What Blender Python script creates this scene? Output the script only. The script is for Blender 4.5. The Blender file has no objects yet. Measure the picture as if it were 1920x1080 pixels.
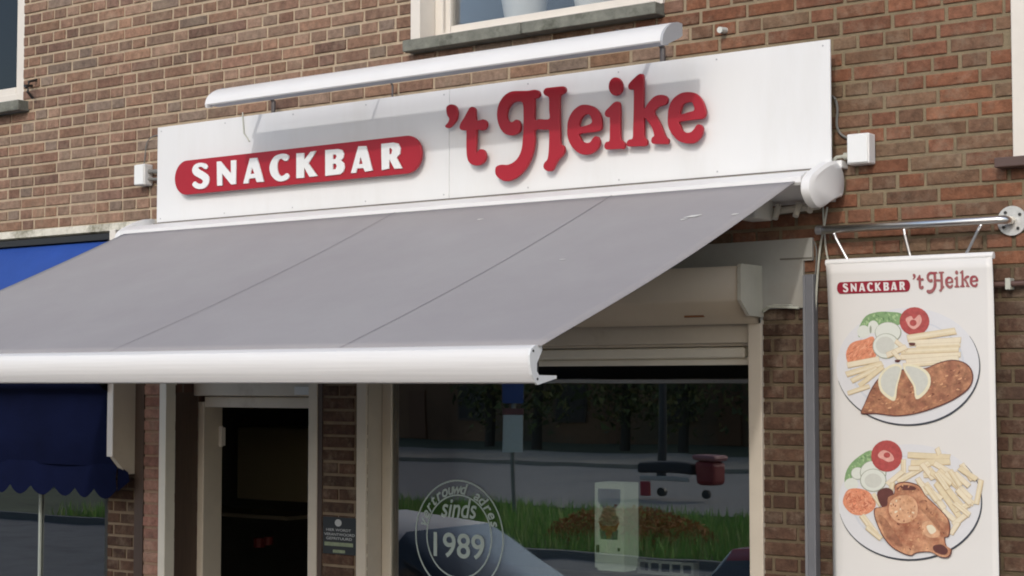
import bpy, bmesh, math, random
from mathutils import Vector, Matrix, noise
random.seed(7)
S = bpy.context.scene
COL = S.collection
PI = math.pi

# ------------------------------------------------------------ camera
F_PX, VPX, HY, KS = 3200., -3331., 718., .0975
TH = math.atan(F_PX/(960-VPX)); PT = math.atan((HY-540)/F_PX)
DW = F_PX/(KS*(960-VPX))*math.cos(TH)
CP = Vector((0, -DW, 2.5))
FW = Vector((-math.sin(TH)*math.cos(PT), math.cos(TH)*math.cos(PT), math.sin(PT)))
RT = Vector((math.cos(TH), math.sin(TH), 0)); UP = RT.cross(FW)
cam = bpy.data.cameras.new('camera'); co = bpy.data.objects.new('camera', cam); COL.objects.link(co)
cam.sensor_width = 36; cam.lens = 36*F_PX/1920; cam.clip_end = 2000; cam.clip_start = .05
m = Matrix((RT, UP, -FW)).transposed().to_4x4(); m.translation = CP
co.matrix_world = m; S.camera = co

def at(u, v, Y=0.):
    """world x, z on the vertical plane y = Y under a photo pixel (survey of the facade)"""
    d = FW*F_PX + RT*(u-960) - UP*(v-540); t = (Y-CP.y)/d.y; q = CP+d*t
    return q.x, q.z

# ------------------------------------------------------------ world, sun, exposure
SUN = Vector((.30, -1, .62)).normalized()
EL = math.asin(SUN.z); AZ = math.atan2(SUN.x, SUN.y)
w = bpy.data.worlds.new('World'); S.world = w; w.use_nodes = True
nt = w.node_tree; bg = nt.nodes['Background']
sky = nt.nodes.new('ShaderNodeTexSky'); sky.sky_type = 'NISHITA'; sky.sun_disc = False
sky.sun_elevation = EL; sky.sun_rotation = AZ; sky.dust_density = 2.0; sky.air_density = 1.0; sky.ozone_density = 1.0
nt.links.new(sky.outputs[0], bg.inputs[0]); bg.inputs[1].default_value = .15
sl = bpy.data.lights.new('sun', 'SUN'); sl.energy = .85; sl.angle = math.radians(1.6); sl.color = (1, .965, .92)
so = bpy.data.objects.new('sun', sl); COL.objects.link(so)
so.rotation_euler = (-SUN).to_track_quat('-Z', 'Y').to_euler()
S.view_settings.view_transform = 'Standard'; S.view_settings.look = 'None'
S.view_settings.exposure = 0.34; S.view_settings.gamma = 1
S.render.engine = 'CYCLES'
S.cycles.filter_width = 1.9
S.cycles.transparent_max_bounces = 12

# ------------------------------------------------------------ helpers
def srgb(r, g, b, k=1.):
    f = lambda c: ((c/255+.055)/1.055)**2.4 if c > 10 else c/255/12.92
    return (min(1, f(r)*k), min(1, f(g)*k), min(1, f(b)*k), 1)

def mat(name, col, rough=.6, metal=0, nz=0., nscale=8., bump=0., bscale=60., spec=.5, stretch=None, alt=None, altscale=3., altlo=.5, althi=.65, trans=0):
    M = bpy.data.materials.new(name); M.use_nodes = True; t = M.node_tree; N = t.nodes; L = t.links
    b = N['Principled BSDF']; b.inputs['Roughness'].default_value = rough; b.inputs['Metallic'].default_value = metal
    b.inputs['Specular IOR Level'].default_value = spec
    tc = N.new('ShaderNodeTexCoord'); vec = tc.outputs['Object']
    if stretch:
        mp = N.new('ShaderNodeMapping'); mp.inputs['Scale'].default_value = stretch; L.new(vec, mp.inputs[0]); vec = mp.outputs[0]
    rgb = N.new('ShaderNodeRGB'); rgb.outputs[0].default_value = col; out = rgb.outputs[0]
    if alt:
        n2 = N.new('ShaderNodeTexNoise'); n2.inputs['Scale'].default_value = altscale; n2.inputs['Detail'].default_value = 8; n2.inputs['Roughness'].default_value = .7
        L.new(vec, n2.inputs['Vector'])
        mr = N.new('ShaderNodeMapRange'); mr.inputs[1].default_value = altlo; mr.inputs[2].default_value = althi; L.new(n2.outputs[0], mr.inputs[0])
        mx = N.new('ShaderNodeMixRGB'); mx.inputs[2].default_value = alt; L.new(mr.outputs[0], mx.inputs[0]); L.new(out, mx.inputs[1]); out = mx.outputs[0]
    if nz:
        n = N.new('ShaderNodeTexNoise'); n.inputs['Scale'].default_value = nscale; n.inputs['Detail'].default_value = 6; n.inputs['Roughness'].default_value = .65
        L.new(vec, n.inputs['Vector'])
        mr = N.new('ShaderNodeMapRange'); mr.inputs[1].default_value = .25; mr.inputs[2].default_value = .75
        mr.inputs[3].default_value = 1-nz; mr.inputs[4].default_value = 1+nz; L.new(n.outputs[0], mr.inputs[0])
        mx = N.new('ShaderNodeMixRGB'); mx.blend_type = 'MULTIPLY'; mx.inputs[0].default_value = 1
        L.new(out, mx.inputs[1]); L.new(mr.outputs[0], mx.inputs[2]); out = mx.outputs[0]
    L.new(out, b.inputs['Base Color'])
    if bump:
        n = N.new('ShaderNodeTexNoise'); n.inputs['Scale'].default_value = bscale; n.inputs['Detail'].default_value = 5; L.new(vec, n.inputs['Vector'])
        bp = N.new('ShaderNodeBump'); bp.inputs['Strength'].default_value = 1; bp.inputs['Distance'].default_value = bump
        L.new(n.outputs[0], bp.inputs['Height']); L.new(bp.outputs[0], b.inputs['Normal'])
    return M

def glass(name, refl, tint=(.85, .9, .88, 1), wave=.0):
    M = bpy.data.materials.new(name); M.use_nodes = True; t = M.node_tree; N = t.nodes; L = t.links
    N.remove(N['Principled BSDF']); o = N['Material Output']
    tr = N.new('ShaderNodeBsdfTransparent'); tr.inputs[0].default_value = tint
    gl = N.new('ShaderNodeBsdfGlossy'); gl.inputs['Roughness'].default_value = .004
    fr = N.new('ShaderNodeFresnel'); fr.inputs[0].default_value = 1.5
    ml = N.new('ShaderNodeMath'); ml.operation = 'MULTIPLY'; ml.inputs[1].default_value = refl; ml.use_clamp = True; L.new(fr.outputs[0], ml.inputs[0])
    mx = N.new('ShaderNodeMixShader'); L.new(ml.outputs[0], mx.inputs[0]); L.new(tr.outputs[0], mx.inputs[1]); L.new(gl.outputs[0], mx.inputs[2])
    L.new(mx.outputs[0], o.inputs[0])
    if wave:
        tc = N.new('ShaderNodeTexCoord'); n = N.new('ShaderNodeTexNoise'); n.inputs['Scale'].default_value = 2.2; n.inputs['Detail'].default_value = 1
        L.new(tc.outputs['Object'], n.inputs['Vector']); bp = N.new('ShaderNodeBump'); bp.inputs['Distance'].default_value = wave
        L.new(n.outputs[0], bp.inputs['Height']); L.new(bp.outputs[0], gl.inputs['Normal'])
    return M

def tag(o, label=None, cat=None, group=None, kind=None):
    if label: o['label'] = label
    if cat: o['category'] = cat
    if group: o['group'] = group
    if kind: o['kind'] = kind
    return o

def thing(name, loc, label, cat, group=None):
    o = bpy.data.objects.new(name, None); COL.objects.link(o); o.location = loc; o.empty_display_size = .1
    return tag(o, label, cat, group)

def link(name, me, mats, parent=None, smooth=False):
    for mm in (mats if isinstance(mats, (list, tuple)) else [mats]): me.materials.append(mm)
    o = bpy.data.objects.new(name, me); COL.objects.link(o)
    if parent:
        o.parent = parent
        p = parent; off = Vector(p.location)
        while p.parent: p = p.parent; off += Vector(p.location)
        o.location = -off
    if smooth:
        for p in me.polygons: p.use_smooth = True
    return o

class B:
    """collects shapes into one mesh"""
    def __init__(s): s.v = []; s.f = []; s.mi = []
    def add(s, vs, fs, mi=0):
        n = len(s.v); s.v += [tuple(v) for v in vs]; s.f += [tuple(n+i for i in f) for f in fs]; s.mi += [mi]*len(fs); return s
    def box(s, x0, x1, y0, y1, z0, z1, mi=0, bev=0.):
        if bev:
            bm = bmesh.new(); bmesh.ops.create_cube(bm, size=1)
            for v in bm.verts: v.co = Vector(((x0+x1)/2+v.co.x*(x1-x0), (y0+y1)/2+v.co.y*(y1-y0), (z0+z1)/2+v.co.z*(z1-z0)))
            bmesh.ops.bevel(bm, geom=bm.edges[:], offset=bev, segments=2, affect='EDGES', profile=.5)
            bm.verts.index_update()
            s.add([v.co.copy() for v in bm.verts], [[v.index for v in f.verts] for f in bm.faces], mi); bm.free(); return s
        return s.add([(x0,y0,z0),(x1,y0,z0),(x1,y1,z0),(x0,y1,z0),(x0,y0,z1),(x1,y0,z1),(x1,y1,z1),(x0,y1,z1)],
                     [(0,3,2,1),(4,5,6,7),(0,1,5,4),(1,2,6,5),(2,3,7,6),(3,0,4,7)], mi)
    def prof_x(s, pts, x0, x1, mi=0, cap=True):
        """closed (y,z) outline swept along x"""
        n = len(pts); vs = [(x0, y, z) for y, z in pts]+[(x1, y, z) for y, z in pts]
        fs = [(i, (i+1) % n, n+(i+1) % n, n+i) for i in range(n)]
        if cap: fs += [tuple(range(n-1, -1, -1)), tuple(range(n, 2*n))]
        return s.add(vs, fs, mi)
    def tube(s, pts, r, n=10, mi=0, cap=True):
        pts = [Vector(p) for p in pts]; rings = []
        for i, p in enumerate(pts):
            d = (pts[min(i+1, len(pts)-1)]-pts[max(i-1, 0)]).normalized()
            a = d.cross(Vector((0, 0, 1)) if abs(d.z) < .9 else Vector((0, 1, 0))).normalized(); b = d.cross(a)
            rr = r[i] if isinstance(r, (list, tuple)) else r
            rings.append([p+(a*math.cos(2*PI*k/n)+b*math.sin(2*PI*k/n))*rr for k in range(n)])
        vs = [v for g in rings for v in g]; fs = []
        for i in range(len(pts)-1):
            for k in range(n): fs.append((i*n+k, i*n+(k+1) % n, (i+1)*n+(k+1) % n, (i+1)*n+k))
        if cap: fs += [tuple(range(n)), tuple(reversed(range((len(pts)-1)*n, len(pts)*n)))]
        return s.add(vs, fs, mi)
    def ngon_y(s, pts, y, y2=None, mi=0):
        """flat (x,z) polygon facing the street at y, optionally thick"""
        n = len(pts)
        if y2 is None: return s.add([(x, y, z) for x, z in pts], [tuple(range(n))], mi)
        return s.add([(x, y, z) for x, z in pts]+[(x, y2, z) for x, z in pts],
                     [tuple(range(n)), tuple(range(2*n-1, n-1, -1))]+[(i, n+i, n+(i+1) % n, (i+1) % n) for i in range(n)], mi)
    def build(s, name, mats, parent=None, smooth=False, fix=True, auto=None):
        me = bpy.data.meshes.new(name); me.from_pydata(s.v, [], s.f)
        me.polygons.foreach_set('material_index', s.mi)
        if fix:
            bm = bmesh.new(); bm.from_mesh(me); bmesh.ops.recalc_face_normals(bm, faces=bm.faces[:])
            if auto:
                for e in bm.edges:
                    if len(e.link_faces) == 2 and e.calc_face_angle(0) > math.radians(auto): e.smooth = False
            bm.to_mesh(me); bm.free()
        return link(name, me, mats, parent, smooth or bool(auto))

def smooth_loop(pts, k=4, closed=True):
    n = len(pts); out = []
    for i in range(n if closed else n-1):
        g = (lambda j: pts[j % n]) if closed else (lambda j: pts[max(0, min(n-1, j))])
        p0, p1, p2, p3 = g(i-1), g(i), g(i+1), g(i+2)
        for j in range(k):
            t = j/k
            out.append(tuple(.5*((2*p1[a])+(-p0[a]+p2[a])*t+(2*p0[a]-5*p1[a]+4*p2[a]-p3[a])*t*t+(-p0[a]+3*p1[a]-3*p2[a]+p3[a])*t**3) for a in range(len(p1))))
    if not closed: out.append(pts[-1])
    return out

def ell(cx, cy, rx, ry, n=24, rot=0): return [(cx+rx*math.cos(2*PI*i/n)*math.cos(rot)-ry*math.sin(2*PI*i/n)*math.sin(rot), cy+ry*math.sin(2*PI*i/n)*math.cos(rot)+rx*math.cos(2*PI*i/n)*math.sin(rot)) for i in range(n)]

def plate_mesh(loops, yfront, thick, bev=0.):
    """outlines (with holes) in world (x,z) -> solid plate facing the street, its front at y = yfront"""
    cu = bpy.data.curves.new('c', 'CURVE'); cu.dimensions = '2D'; cu.fill_mode = 'BOTH'; cu.extrude = max(thick/2-bev, 0); cu.bevel_depth = bev; cu.bevel_resolution = 1
    for lp in loops:
        sp = cu.splines.new('POLY'); sp.points.add(len(lp)-1); sp.use_cyclic_u = True
        for i, (x, z) in enumerate(lp): sp.points[i].co = (x, z, 0, 1)
    o = bpy.data.objects.new('c', cu); COL.objects.link(o); dg = bpy.context.evaluated_depsgraph_get()
    me = bpy.data.meshes.new_from_object(o.evaluated_get(dg)); me.materials.clear()
    bpy.data.objects.remove(o)
    me.transform(Matrix(((1, 0, 0, 0), (0, 0, -1, yfront+thick/2), (0, 1, 0, 0), (0, 0, 0, 1))))
    bm = bmesh.new(); bm.from_mesh(me); bmesh.ops.remove_doubles(bm, verts=bm.verts[:], dist=1e-6); bmesh.ops.recalc_face_normals(bm, faces=bm.faces[:]); bm.to_mesh(me); bm.free()
    return me

FONT = None
def glyph(ch, shear=0., off=0.):
    cu = bpy.data.curves.new('g', 'FONT'); cu.body = ch; cu.size = 1; cu.shear = shear; cu.offset = off
    o = bpy.data.objects.new('g', cu); COL.objects.link(o); dg = bpy.context.evaluated_depsgraph_get()
    me = bpy.data.meshes.new_from_object(o.evaluated_get(dg)); bpy.data.objects.remove(o)
    vs = [(v.co.x, v.co.y) for v in me.vertices]; fs = [tuple(p.vertices) for p in me.polygons]
    return vs, fs

def text_line(bld, s, x0, x1, z0, z1, y, mi=0, shear=0., off=0.01):
    vs, fs = glyph(s, shear, off)
    if not vs: return
    ax = min(v[0] for v in vs); bx = max(v[0] for v in vs); az = min(v[1] for v in vs); bz = max(v[1] for v in vs)
    bld.add([(x0+(v[0]-ax)/(bx-ax)*(x1-x0), y, z0+(v[1]-az)/(bz-az)*(z1-z0)) for v in vs], fs, mi)

# ------------------------------------------------------------ materials
WHITE = mat('white_enamel', (.75, .75, .745, 1), .4, nz=.03, nscale=3, bump=.0004, bscale=9)
SIGNW = mat('white_sign_panel', (.72, .73, .735, 1), .5, nz=.03, nscale=1.5, alt=(.66, .66, .645, 1), altscale=1.6, altlo=.5, althi=.85, stretch=(2.5, 1, .5), bump=.0006, bscale=1.2)
CREAM = mat('cream_paint', (.56, .50, .41, 1), .5, nz=.07, nscale=5, alt=(.42, .35, .27, 1), altscale=4, altlo=.6, althi=.8)
CREAML = mat('pale_cream_paint', (.72, .68, .58, 1), .5, nz=.06, nscale=6)
SHUT = mat('shutter_box_paint', (.50, .42, .32, 1), .5, nz=.06, nscale=4)
SHUT2 = mat('shutter_cap_paint', (.50, .48, .40, 1), .5, nz=.08, nscale=9, alt=(.3, .24, .17, 1), altscale=14, altlo=.62, althi=.72)
BOARD = mat('shaded_white_board', (.34, .34, .315, 1), .6, nz=.08, nscale=6, alt=(.33, .31, .27, 1), altscale=5, altlo=.5, althi=.8)  # white board made grey, the shade on it is in the colour
RED = mat('red_acrylic', srgb(160, 30, 44), .4, nz=.03, nscale=6, spec=.4)
LETW = mat('white_letter_face', (.76, .775, .775, 1), .35, nz=.03, nscale=14)
CANV = mat('grey_canvas', (.31, .295, .30, 1), .85, nz=.03, nscale=2.5, bump=.0006, bscale=380, alt=(.345, .335, .335, 1), altscale=1.1, altlo=.4, althi=.8)
SEAM = mat('canvas_seam', (.17, .16, .17, 1), .9)
DIRT = mat('bird_dropping', (.65, .65, .62, 1), .9)
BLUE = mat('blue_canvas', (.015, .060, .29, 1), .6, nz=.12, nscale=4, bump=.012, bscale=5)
SHADED_BLUE = mat('shaded_blue_canvas', (.0035, .006, .026, 1), .9, spec=.08, nz=.2, nscale=4, bump=.006, bscale=6)  # blue canvas with the shade put into its colour
BLACK = mat('black_metal', (.02, .02, .02, 1), .5)
STEEL = mat('galvanised_steel', (.42, .43, .44, 1), .38, .75, nz=.1, nscale=30)
CHROME = mat('polished_steel', (.86, .83, .77, 1), .3, 1, nz=.05, nscale=20)
GREYM = mat('grey_end_cap', (.42, .43, .45, 1), .5)
STONE = mat('green_grey_stone', (.165, .17, .145, 1), .85, nz=.3, nscale=22, bump=.003, bscale=70, alt=(.09, .095, .075, 1), altscale=9)
LEDGE = mat('weathered_ledge_paint', (.62, .60, .52, 1), .8, nz=.15, nscale=25, bump=.003, bscale=50, alt=(.22, .21, .15, 1), altscale=6, altlo=.48, althi=.62)
WIN = mat('window_frame_white', (.70, .66, .60, 1), .4, nz=.05, nscale=8)
WINSH = mat('window_frame_beige', (.60, .57, .50, 1), .45, nz=.05, nscale=8)
BROWN = mat('brown_timber', (.07, .045, .032, 1), .6, nz=.2, nscale=12, stretch=(8, 8, .6))
CABLE = mat('grey_cable', (.16, .16, .15, 1), .6)
CABLEW = mat('pale_cable', (.45, .46, .40, 1), .6)
PVC = mat('grey_pipe', (.145, .15, .165, 1), .45, nz=.1, nscale=10)
RUSTP = mat('brown_pipe', (.10, .055, .045, 1), .6)
BANN = mat('banner_vinyl', (.70, .69, .67, 1), .45, nz=.02, nscale=4)
GLS = glass('shop_glass', 5.8, (.86, .9, .88, 1), .0004)
GLU = glass('upper_glass', 1.5, (.95, .96, .97, 1), .0008)
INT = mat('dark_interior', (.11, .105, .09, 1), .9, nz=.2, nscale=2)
INTC = mat('dark_ceiling', (.035, .035, .033, 1), .9)

def brick_mat(name):
    M = bpy.data.materials.new(name); M.use_nodes = True; t = M.node_tree; N = t.nodes; L = t.links; b = N['Principled BSDF']
    b.inputs['Roughness'].default_value = .9; b.inputs['Specular IOR Level'].default_value = .2
    at_ = N.new('ShaderNodeAttribute'); at_.attribute_name = 'brick_tone'
    tc = N.new('ShaderNodeTexCoord')
    n = N.new('ShaderNodeTexNoise'); n.inputs['Scale'].default_value = 26; n.inputs['Detail'].default_value = 8; n.inputs['Roughness'].default_value = .7; L.new(tc.outputs['Object'], n.inputs['Vector'])
    mr = N.new('ShaderNodeMapRange'); mr.inputs[1].default_value = .3; mr.inputs[2].default_value = .7; mr.inputs[3].default_value = .6; mr.inputs[4].default_value = 1.4; L.new(n.outputs[0], mr.inputs[0])
    mx = N.new('ShaderNodeMixRGB'); mx.blend_type = 'MULTIPLY'; mx.inputs[0].default_value = 1; L.new(at_.outputs['Color'], mx.inputs[1]); L.new(mr.outputs[0], mx.inputs[2])
    # pale efflorescence and mortar smears
    n2 = N.new('ShaderNodeTexNoise'); n2.inputs['Scale'].default_value = 7; n2.inputs['Detail'].default_value = 10; n2.inputs['Roughness'].default_value = .75; L.new(tc.outputs['Object'], n2.inputs['Vector'])
    m2 = N.new('ShaderNodeMapRange'); m2.inputs[1].default_value = .50; m2.inputs[2].default_value = .72; m2.inputs[4].default_value = .6; L.new(n2.outputs[0], m2.inputs[0])
    mx2 = N.new('ShaderNodeMixRGB'); mx2.inputs[2].default_value = srgb(148, 134, 116); L.new(m2.outputs[0], mx2.inputs[0]); L.new(mx.outputs[0], mx2.inputs[1])
    n4 = N.new('ShaderNodeTexNoise'); n4.inputs['Scale'].default_value = 1.3; n4.inputs['Detail'].default_value = 7; n4.inputs['Roughness'].default_value = .7; L.new(tc.outputs['Object'], n4.inputs['Vector'])
    m4 = N.new('ShaderNodeMapRange'); m4.inputs[1].default_value = .3; m4.inputs[2].default_value = .7; m4.inputs[3].default_value = .80; m4.inputs[4].default_value = 1.16; L.new(n4.outputs[0], m4.inputs[0])
    mx4 = N.new('ShaderNodeMixRGB'); mx4.blend_type = 'MULTIPLY'; mx4.inputs[0].default_value = 1; L.new(mx2.outputs[0], mx4.inputs[1]); L.new(m4.outputs[0], mx4.inputs[2])
    L.new(mx4.outputs[0], b.inputs['Base Color'])
    n3 = N.new('ShaderNodeTexNoise'); n3.inputs['Scale'].default_value = 90; n3.inputs['Detail'].default_value = 5; L.new(tc.outputs['Object'], n3.inputs['Vector'])
    bp = N.new('ShaderNodeBump'); bp.inputs['Distance'].default_value = .003; L.new(n3.outputs[0], bp.inputs['Height']); L.new(bp.outputs[0], b.inputs['Normal'])
    return M
BRICK = brick_mat('fired_brick')

def mortar_mat():
    M = mat('mortar', srgb(173, 156, 134), .95, nz=.2, nscale=18, bump=.003, bscale=120)
    t = M.node_tree; N = t.nodes; L = t.links; b = N['Principled BSDF']; src = b.inputs['Base Color'].links[0].from_socket
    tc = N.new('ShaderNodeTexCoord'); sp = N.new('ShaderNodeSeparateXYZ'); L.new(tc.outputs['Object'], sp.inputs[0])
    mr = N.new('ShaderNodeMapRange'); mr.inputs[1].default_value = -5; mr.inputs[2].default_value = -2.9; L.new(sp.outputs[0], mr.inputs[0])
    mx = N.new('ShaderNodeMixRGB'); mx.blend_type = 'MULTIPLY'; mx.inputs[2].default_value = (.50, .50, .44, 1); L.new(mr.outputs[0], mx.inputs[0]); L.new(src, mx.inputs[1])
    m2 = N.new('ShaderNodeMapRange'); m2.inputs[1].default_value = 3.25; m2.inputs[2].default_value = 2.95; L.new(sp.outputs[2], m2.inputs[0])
    mx3 = N.new('ShaderNodeMixRGB'); mx3.blend_type = 'MULTIPLY'; mx3.inputs[2].default_value = (.5, .47, .44, 1); L.new(m2.outputs[0], mx3.inputs[0]); L.new(mx.outputs[0], mx3.inputs[1])  # mortar darkened low down too, painted shade like the bricks
    L.new(mx3.outputs[0], b.inputs['Base Color']); return M
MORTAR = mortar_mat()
def reveal_mat():
    M = bpy.data.materials.new('reveal_brick'); M.use_nodes = True; t = M.node_tree; N = t.nodes; L = t.links; b = N['Principled BSDF']; b.inputs['Roughness'].default_value = .9
    tc = N.new('ShaderNodeTexCoord'); sp = N.new('ShaderNodeSeparateXYZ'); L.new(tc.outputs['Object'], sp.inputs[0])
    ad = N.new('ShaderNodeMath'); L.new(sp.outputs[0], ad.inputs[0]); L.new(sp.outputs[1], ad.inputs[1])
    cb = N.new('ShaderNodeCombineXYZ'); L.new(ad.outputs[0], cb.inputs[0]); L.new(sp.outputs[2], cb.inputs[1])
    bt = N.new('ShaderNodeTexBrick'); bt.inputs['Scale'].default_value = 1; bt.inputs['Brick Width'].default_value = .21; bt.inputs['Row Height'].default_value = .0625; bt.inputs['Mortar Size'].default_value = .006
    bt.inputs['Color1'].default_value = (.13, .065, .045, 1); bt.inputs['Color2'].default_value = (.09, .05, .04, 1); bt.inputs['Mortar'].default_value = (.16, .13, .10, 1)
    L.new(cb.outputs[0], bt.inputs['Vector']); L.new(bt.outputs[0], b.inputs['Base Color']); return M
REVEAL = reveal_mat()

# ------------------------------------------------------------ ground, roads, verge
def sheet(name, x0, x1, y0, y1, z, m, kind='structure'):
    o = B().add([(x0,y0,z),(x1,y0,z),(x1,y1,z),(x0,y1,z)], [(0,1,2,3)]).build(name, m, fix=False); o['kind'] = kind; return o
ASPH = mat('asphalt', (.16, .16, .155, 1), .9, nz=.15, nscale=3, bump=.004, bscale=90, alt=(.12, .12, .115, 1), altscale=.6)
PAVE = mat('pavement_slabs', (.30, .28, .25, 1), .9, nz=.15, nscale=5, bump=.003, bscale=60)
def slab_joint(M, w=.3):
    t = M.node_tree; N = t.nodes; L = t.links; b = N['Principled BSDF']; src = b.inputs['Base Color'].links[0].from_socket
    tc = N.new('ShaderNodeTexCoord'); bt = N.new('ShaderNodeTexBrick'); bt.inputs['Scale'].default_value = 1; bt.inputs['Brick Width'].default_value = w; bt.inputs['Row Height'].default_value = w; bt.inputs['Mortar Size'].default_value = .006
    bt.inputs['Color1'].default_value = (1, 1, 1, 1); bt.inputs['Color2'].default_value = (.85, .85, .85, 1); bt.inputs['Mortar'].default_value = (.4, .4, .4, 1)
    L.new(tc.outputs['Object'], bt.inputs['Vector']); mx = N.new('ShaderNodeMixRGB'); mx.blend_type = 'MULTIPLY'; mx.inputs[0].default_value = 1
    L.new(src, mx.inputs[1]); L.new(bt.outputs[0], mx.inputs[2]); L.new(mx.outputs[0], b.inputs['Base Color'])
slab_joint(PAVE)
SOIL = mat('ground_soil', (.10, .11, .06, 1), .95, nz=.3, nscale=1)
sheet('ground', -900, 900, -900, 900, -.14, SOIL)
sheet('road', -400, 400, -14.6, -2.75, -.12, ASPH)
o = B().box(-400, 400, -2.6, .5, -.14, 0).box(-400, 400, -2.75, -2.6, -.14, -.004).build('pavement', PAVE); o['kind'] = 'structure'
sheet('far_road', -400, 400, -38, -22, -.12, mat('far_asphalt', (.21, .20, .185, 1), .9, nz=.1, nscale=2))
o = B().box(-400, 400, -45, -38, -.14, 0).build('far_pavement', mat('far_slabs', (.27, .24, .19, 1), .9, nz=.12, nscale=2)); o['kind'] = 'structure'
o = B().box(-400, 400, -22, -21.85, -.14, .0).box(-400, 400, -14.75, -14.6, -.14, 0).box(-400, 400, -38.2, -38.003, -.13, .006).build('kerb', mat('kerb_stone', (.14, .14, .135, 1), .9, nz=.1)); o['kind'] = 'structure'
# grass on the verge across the road
bl = B(); rg = random.Random(3)
for i in range(26000):
    x = rg.uniform(-27, -6); y = rg.uniform(-21.6, -15); h = rg.uniform(.1, .38); a = rg.uniform(0, PI); wd = rg.uniform(.01, .025)
    dx, dy = math.cos(a)*wd, math.sin(a)*wd; tx, ty = rg.uniform(-.1, .1), rg.uniform(-.1, .1)
    bl.add([(x-dx, y-dy, -.13), (x+dx, y+dy, -.13), (x+tx, y+ty, h-.1)], [(0, 1, 2)], rg.choice((0, 0, 1)))
o = bl.build('grass', [mat('grass_green', (.20, .36, .07, 1), .8, nz=.4, nscale=1.2), mat('grass_yellow', (.36, .42, .14, 1), .8, nz=.3, nscale=2)], fix=False); o['kind'] = 'stuff'
o['label'] = 'tall green verge grass across the road, mirrored in the shop window'; o['category'] = 'grass'

# ------------------------------------------------------------ the brick building
bld = thing('brick_building', (-5, 0, 0), 'long brown brick building front with shops below and white windows above', 'building')
DOOR = (-6.77, -5.724, 0, 2.62); SHOPW = (-5.43, -3.37, .55, 2.78)
NEI = (-10.6, -7.30, 0, 2.35)
OPEN = [DOOR, SHOPW, NEI, (-9.6, -8.085, 4.11, 5.9), (-5.165, -3.765, 4.11, 5.9), (-2.262, -.9, 3.325, 4.9)]
X0, X1, Z0, Z1, CO = -11.2, 1.5, 0., 6.0, .0625
# solid core of the wall behind the bricks
xs = sorted({X0, X1, *[o_[0] for o_ in OPEN], *[o_[1] for o_ in OPEN]}); zs = sorted({Z0, Z1, *[o_[2] for o_ in OPEN], *[o_[3] for o_ in OPEN]})
core = B(); mort = B()
def solid(x, z): return not any(a < x < b and c < z < d for a, b, c, d in OPEN)
YB = .32
for i in range(len(xs)-1):
    for j in range(len(zs)-1):
        x0, x1, z0, z1 = xs[i], xs[i+1], zs[j], zs[j+1]; cx, cz = (x0+x1)/2, (z0+z1)/2
        if not solid(cx, cz): continue
        mort.add([(x0, .006, z0), (x1, .006, z0), (x1, .006, z1), (x0, .006, z1)], [(0, 1, 2, 3)])
        core.add([(x0, YB, z0), (x1, YB, z0), (x1, YB, z1), (x0, YB, z1)], [(3, 2, 1, 0)])
        for (nx, nz, q) in ((x0-1e-3, cz, [(x0,.006,z0),(x0,.006,z1),(x0,YB,z1),(x0,YB,z0)]), (x1+1e-3, cz, [(x1,.006,z0),(x1,YB,z0),(x1,YB,z1),(x1,.006,z1)]),
                            (cx, z0-1e-3, [(x0,.006,z0),(x0,YB,z0),(x1,YB,z0),(x1,.006,z0)]), (cx, z1+1e-3, [(x0,.006,z1),(x1,.006,z1),(x1,YB,z1),(x0,YB,z1)])):
            if nx < X0 or nx > X1 or nz < Z0 or nz > Z1 or not solid(nx, nz): core.add(q, [(0, 1, 2, 3)])
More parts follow.
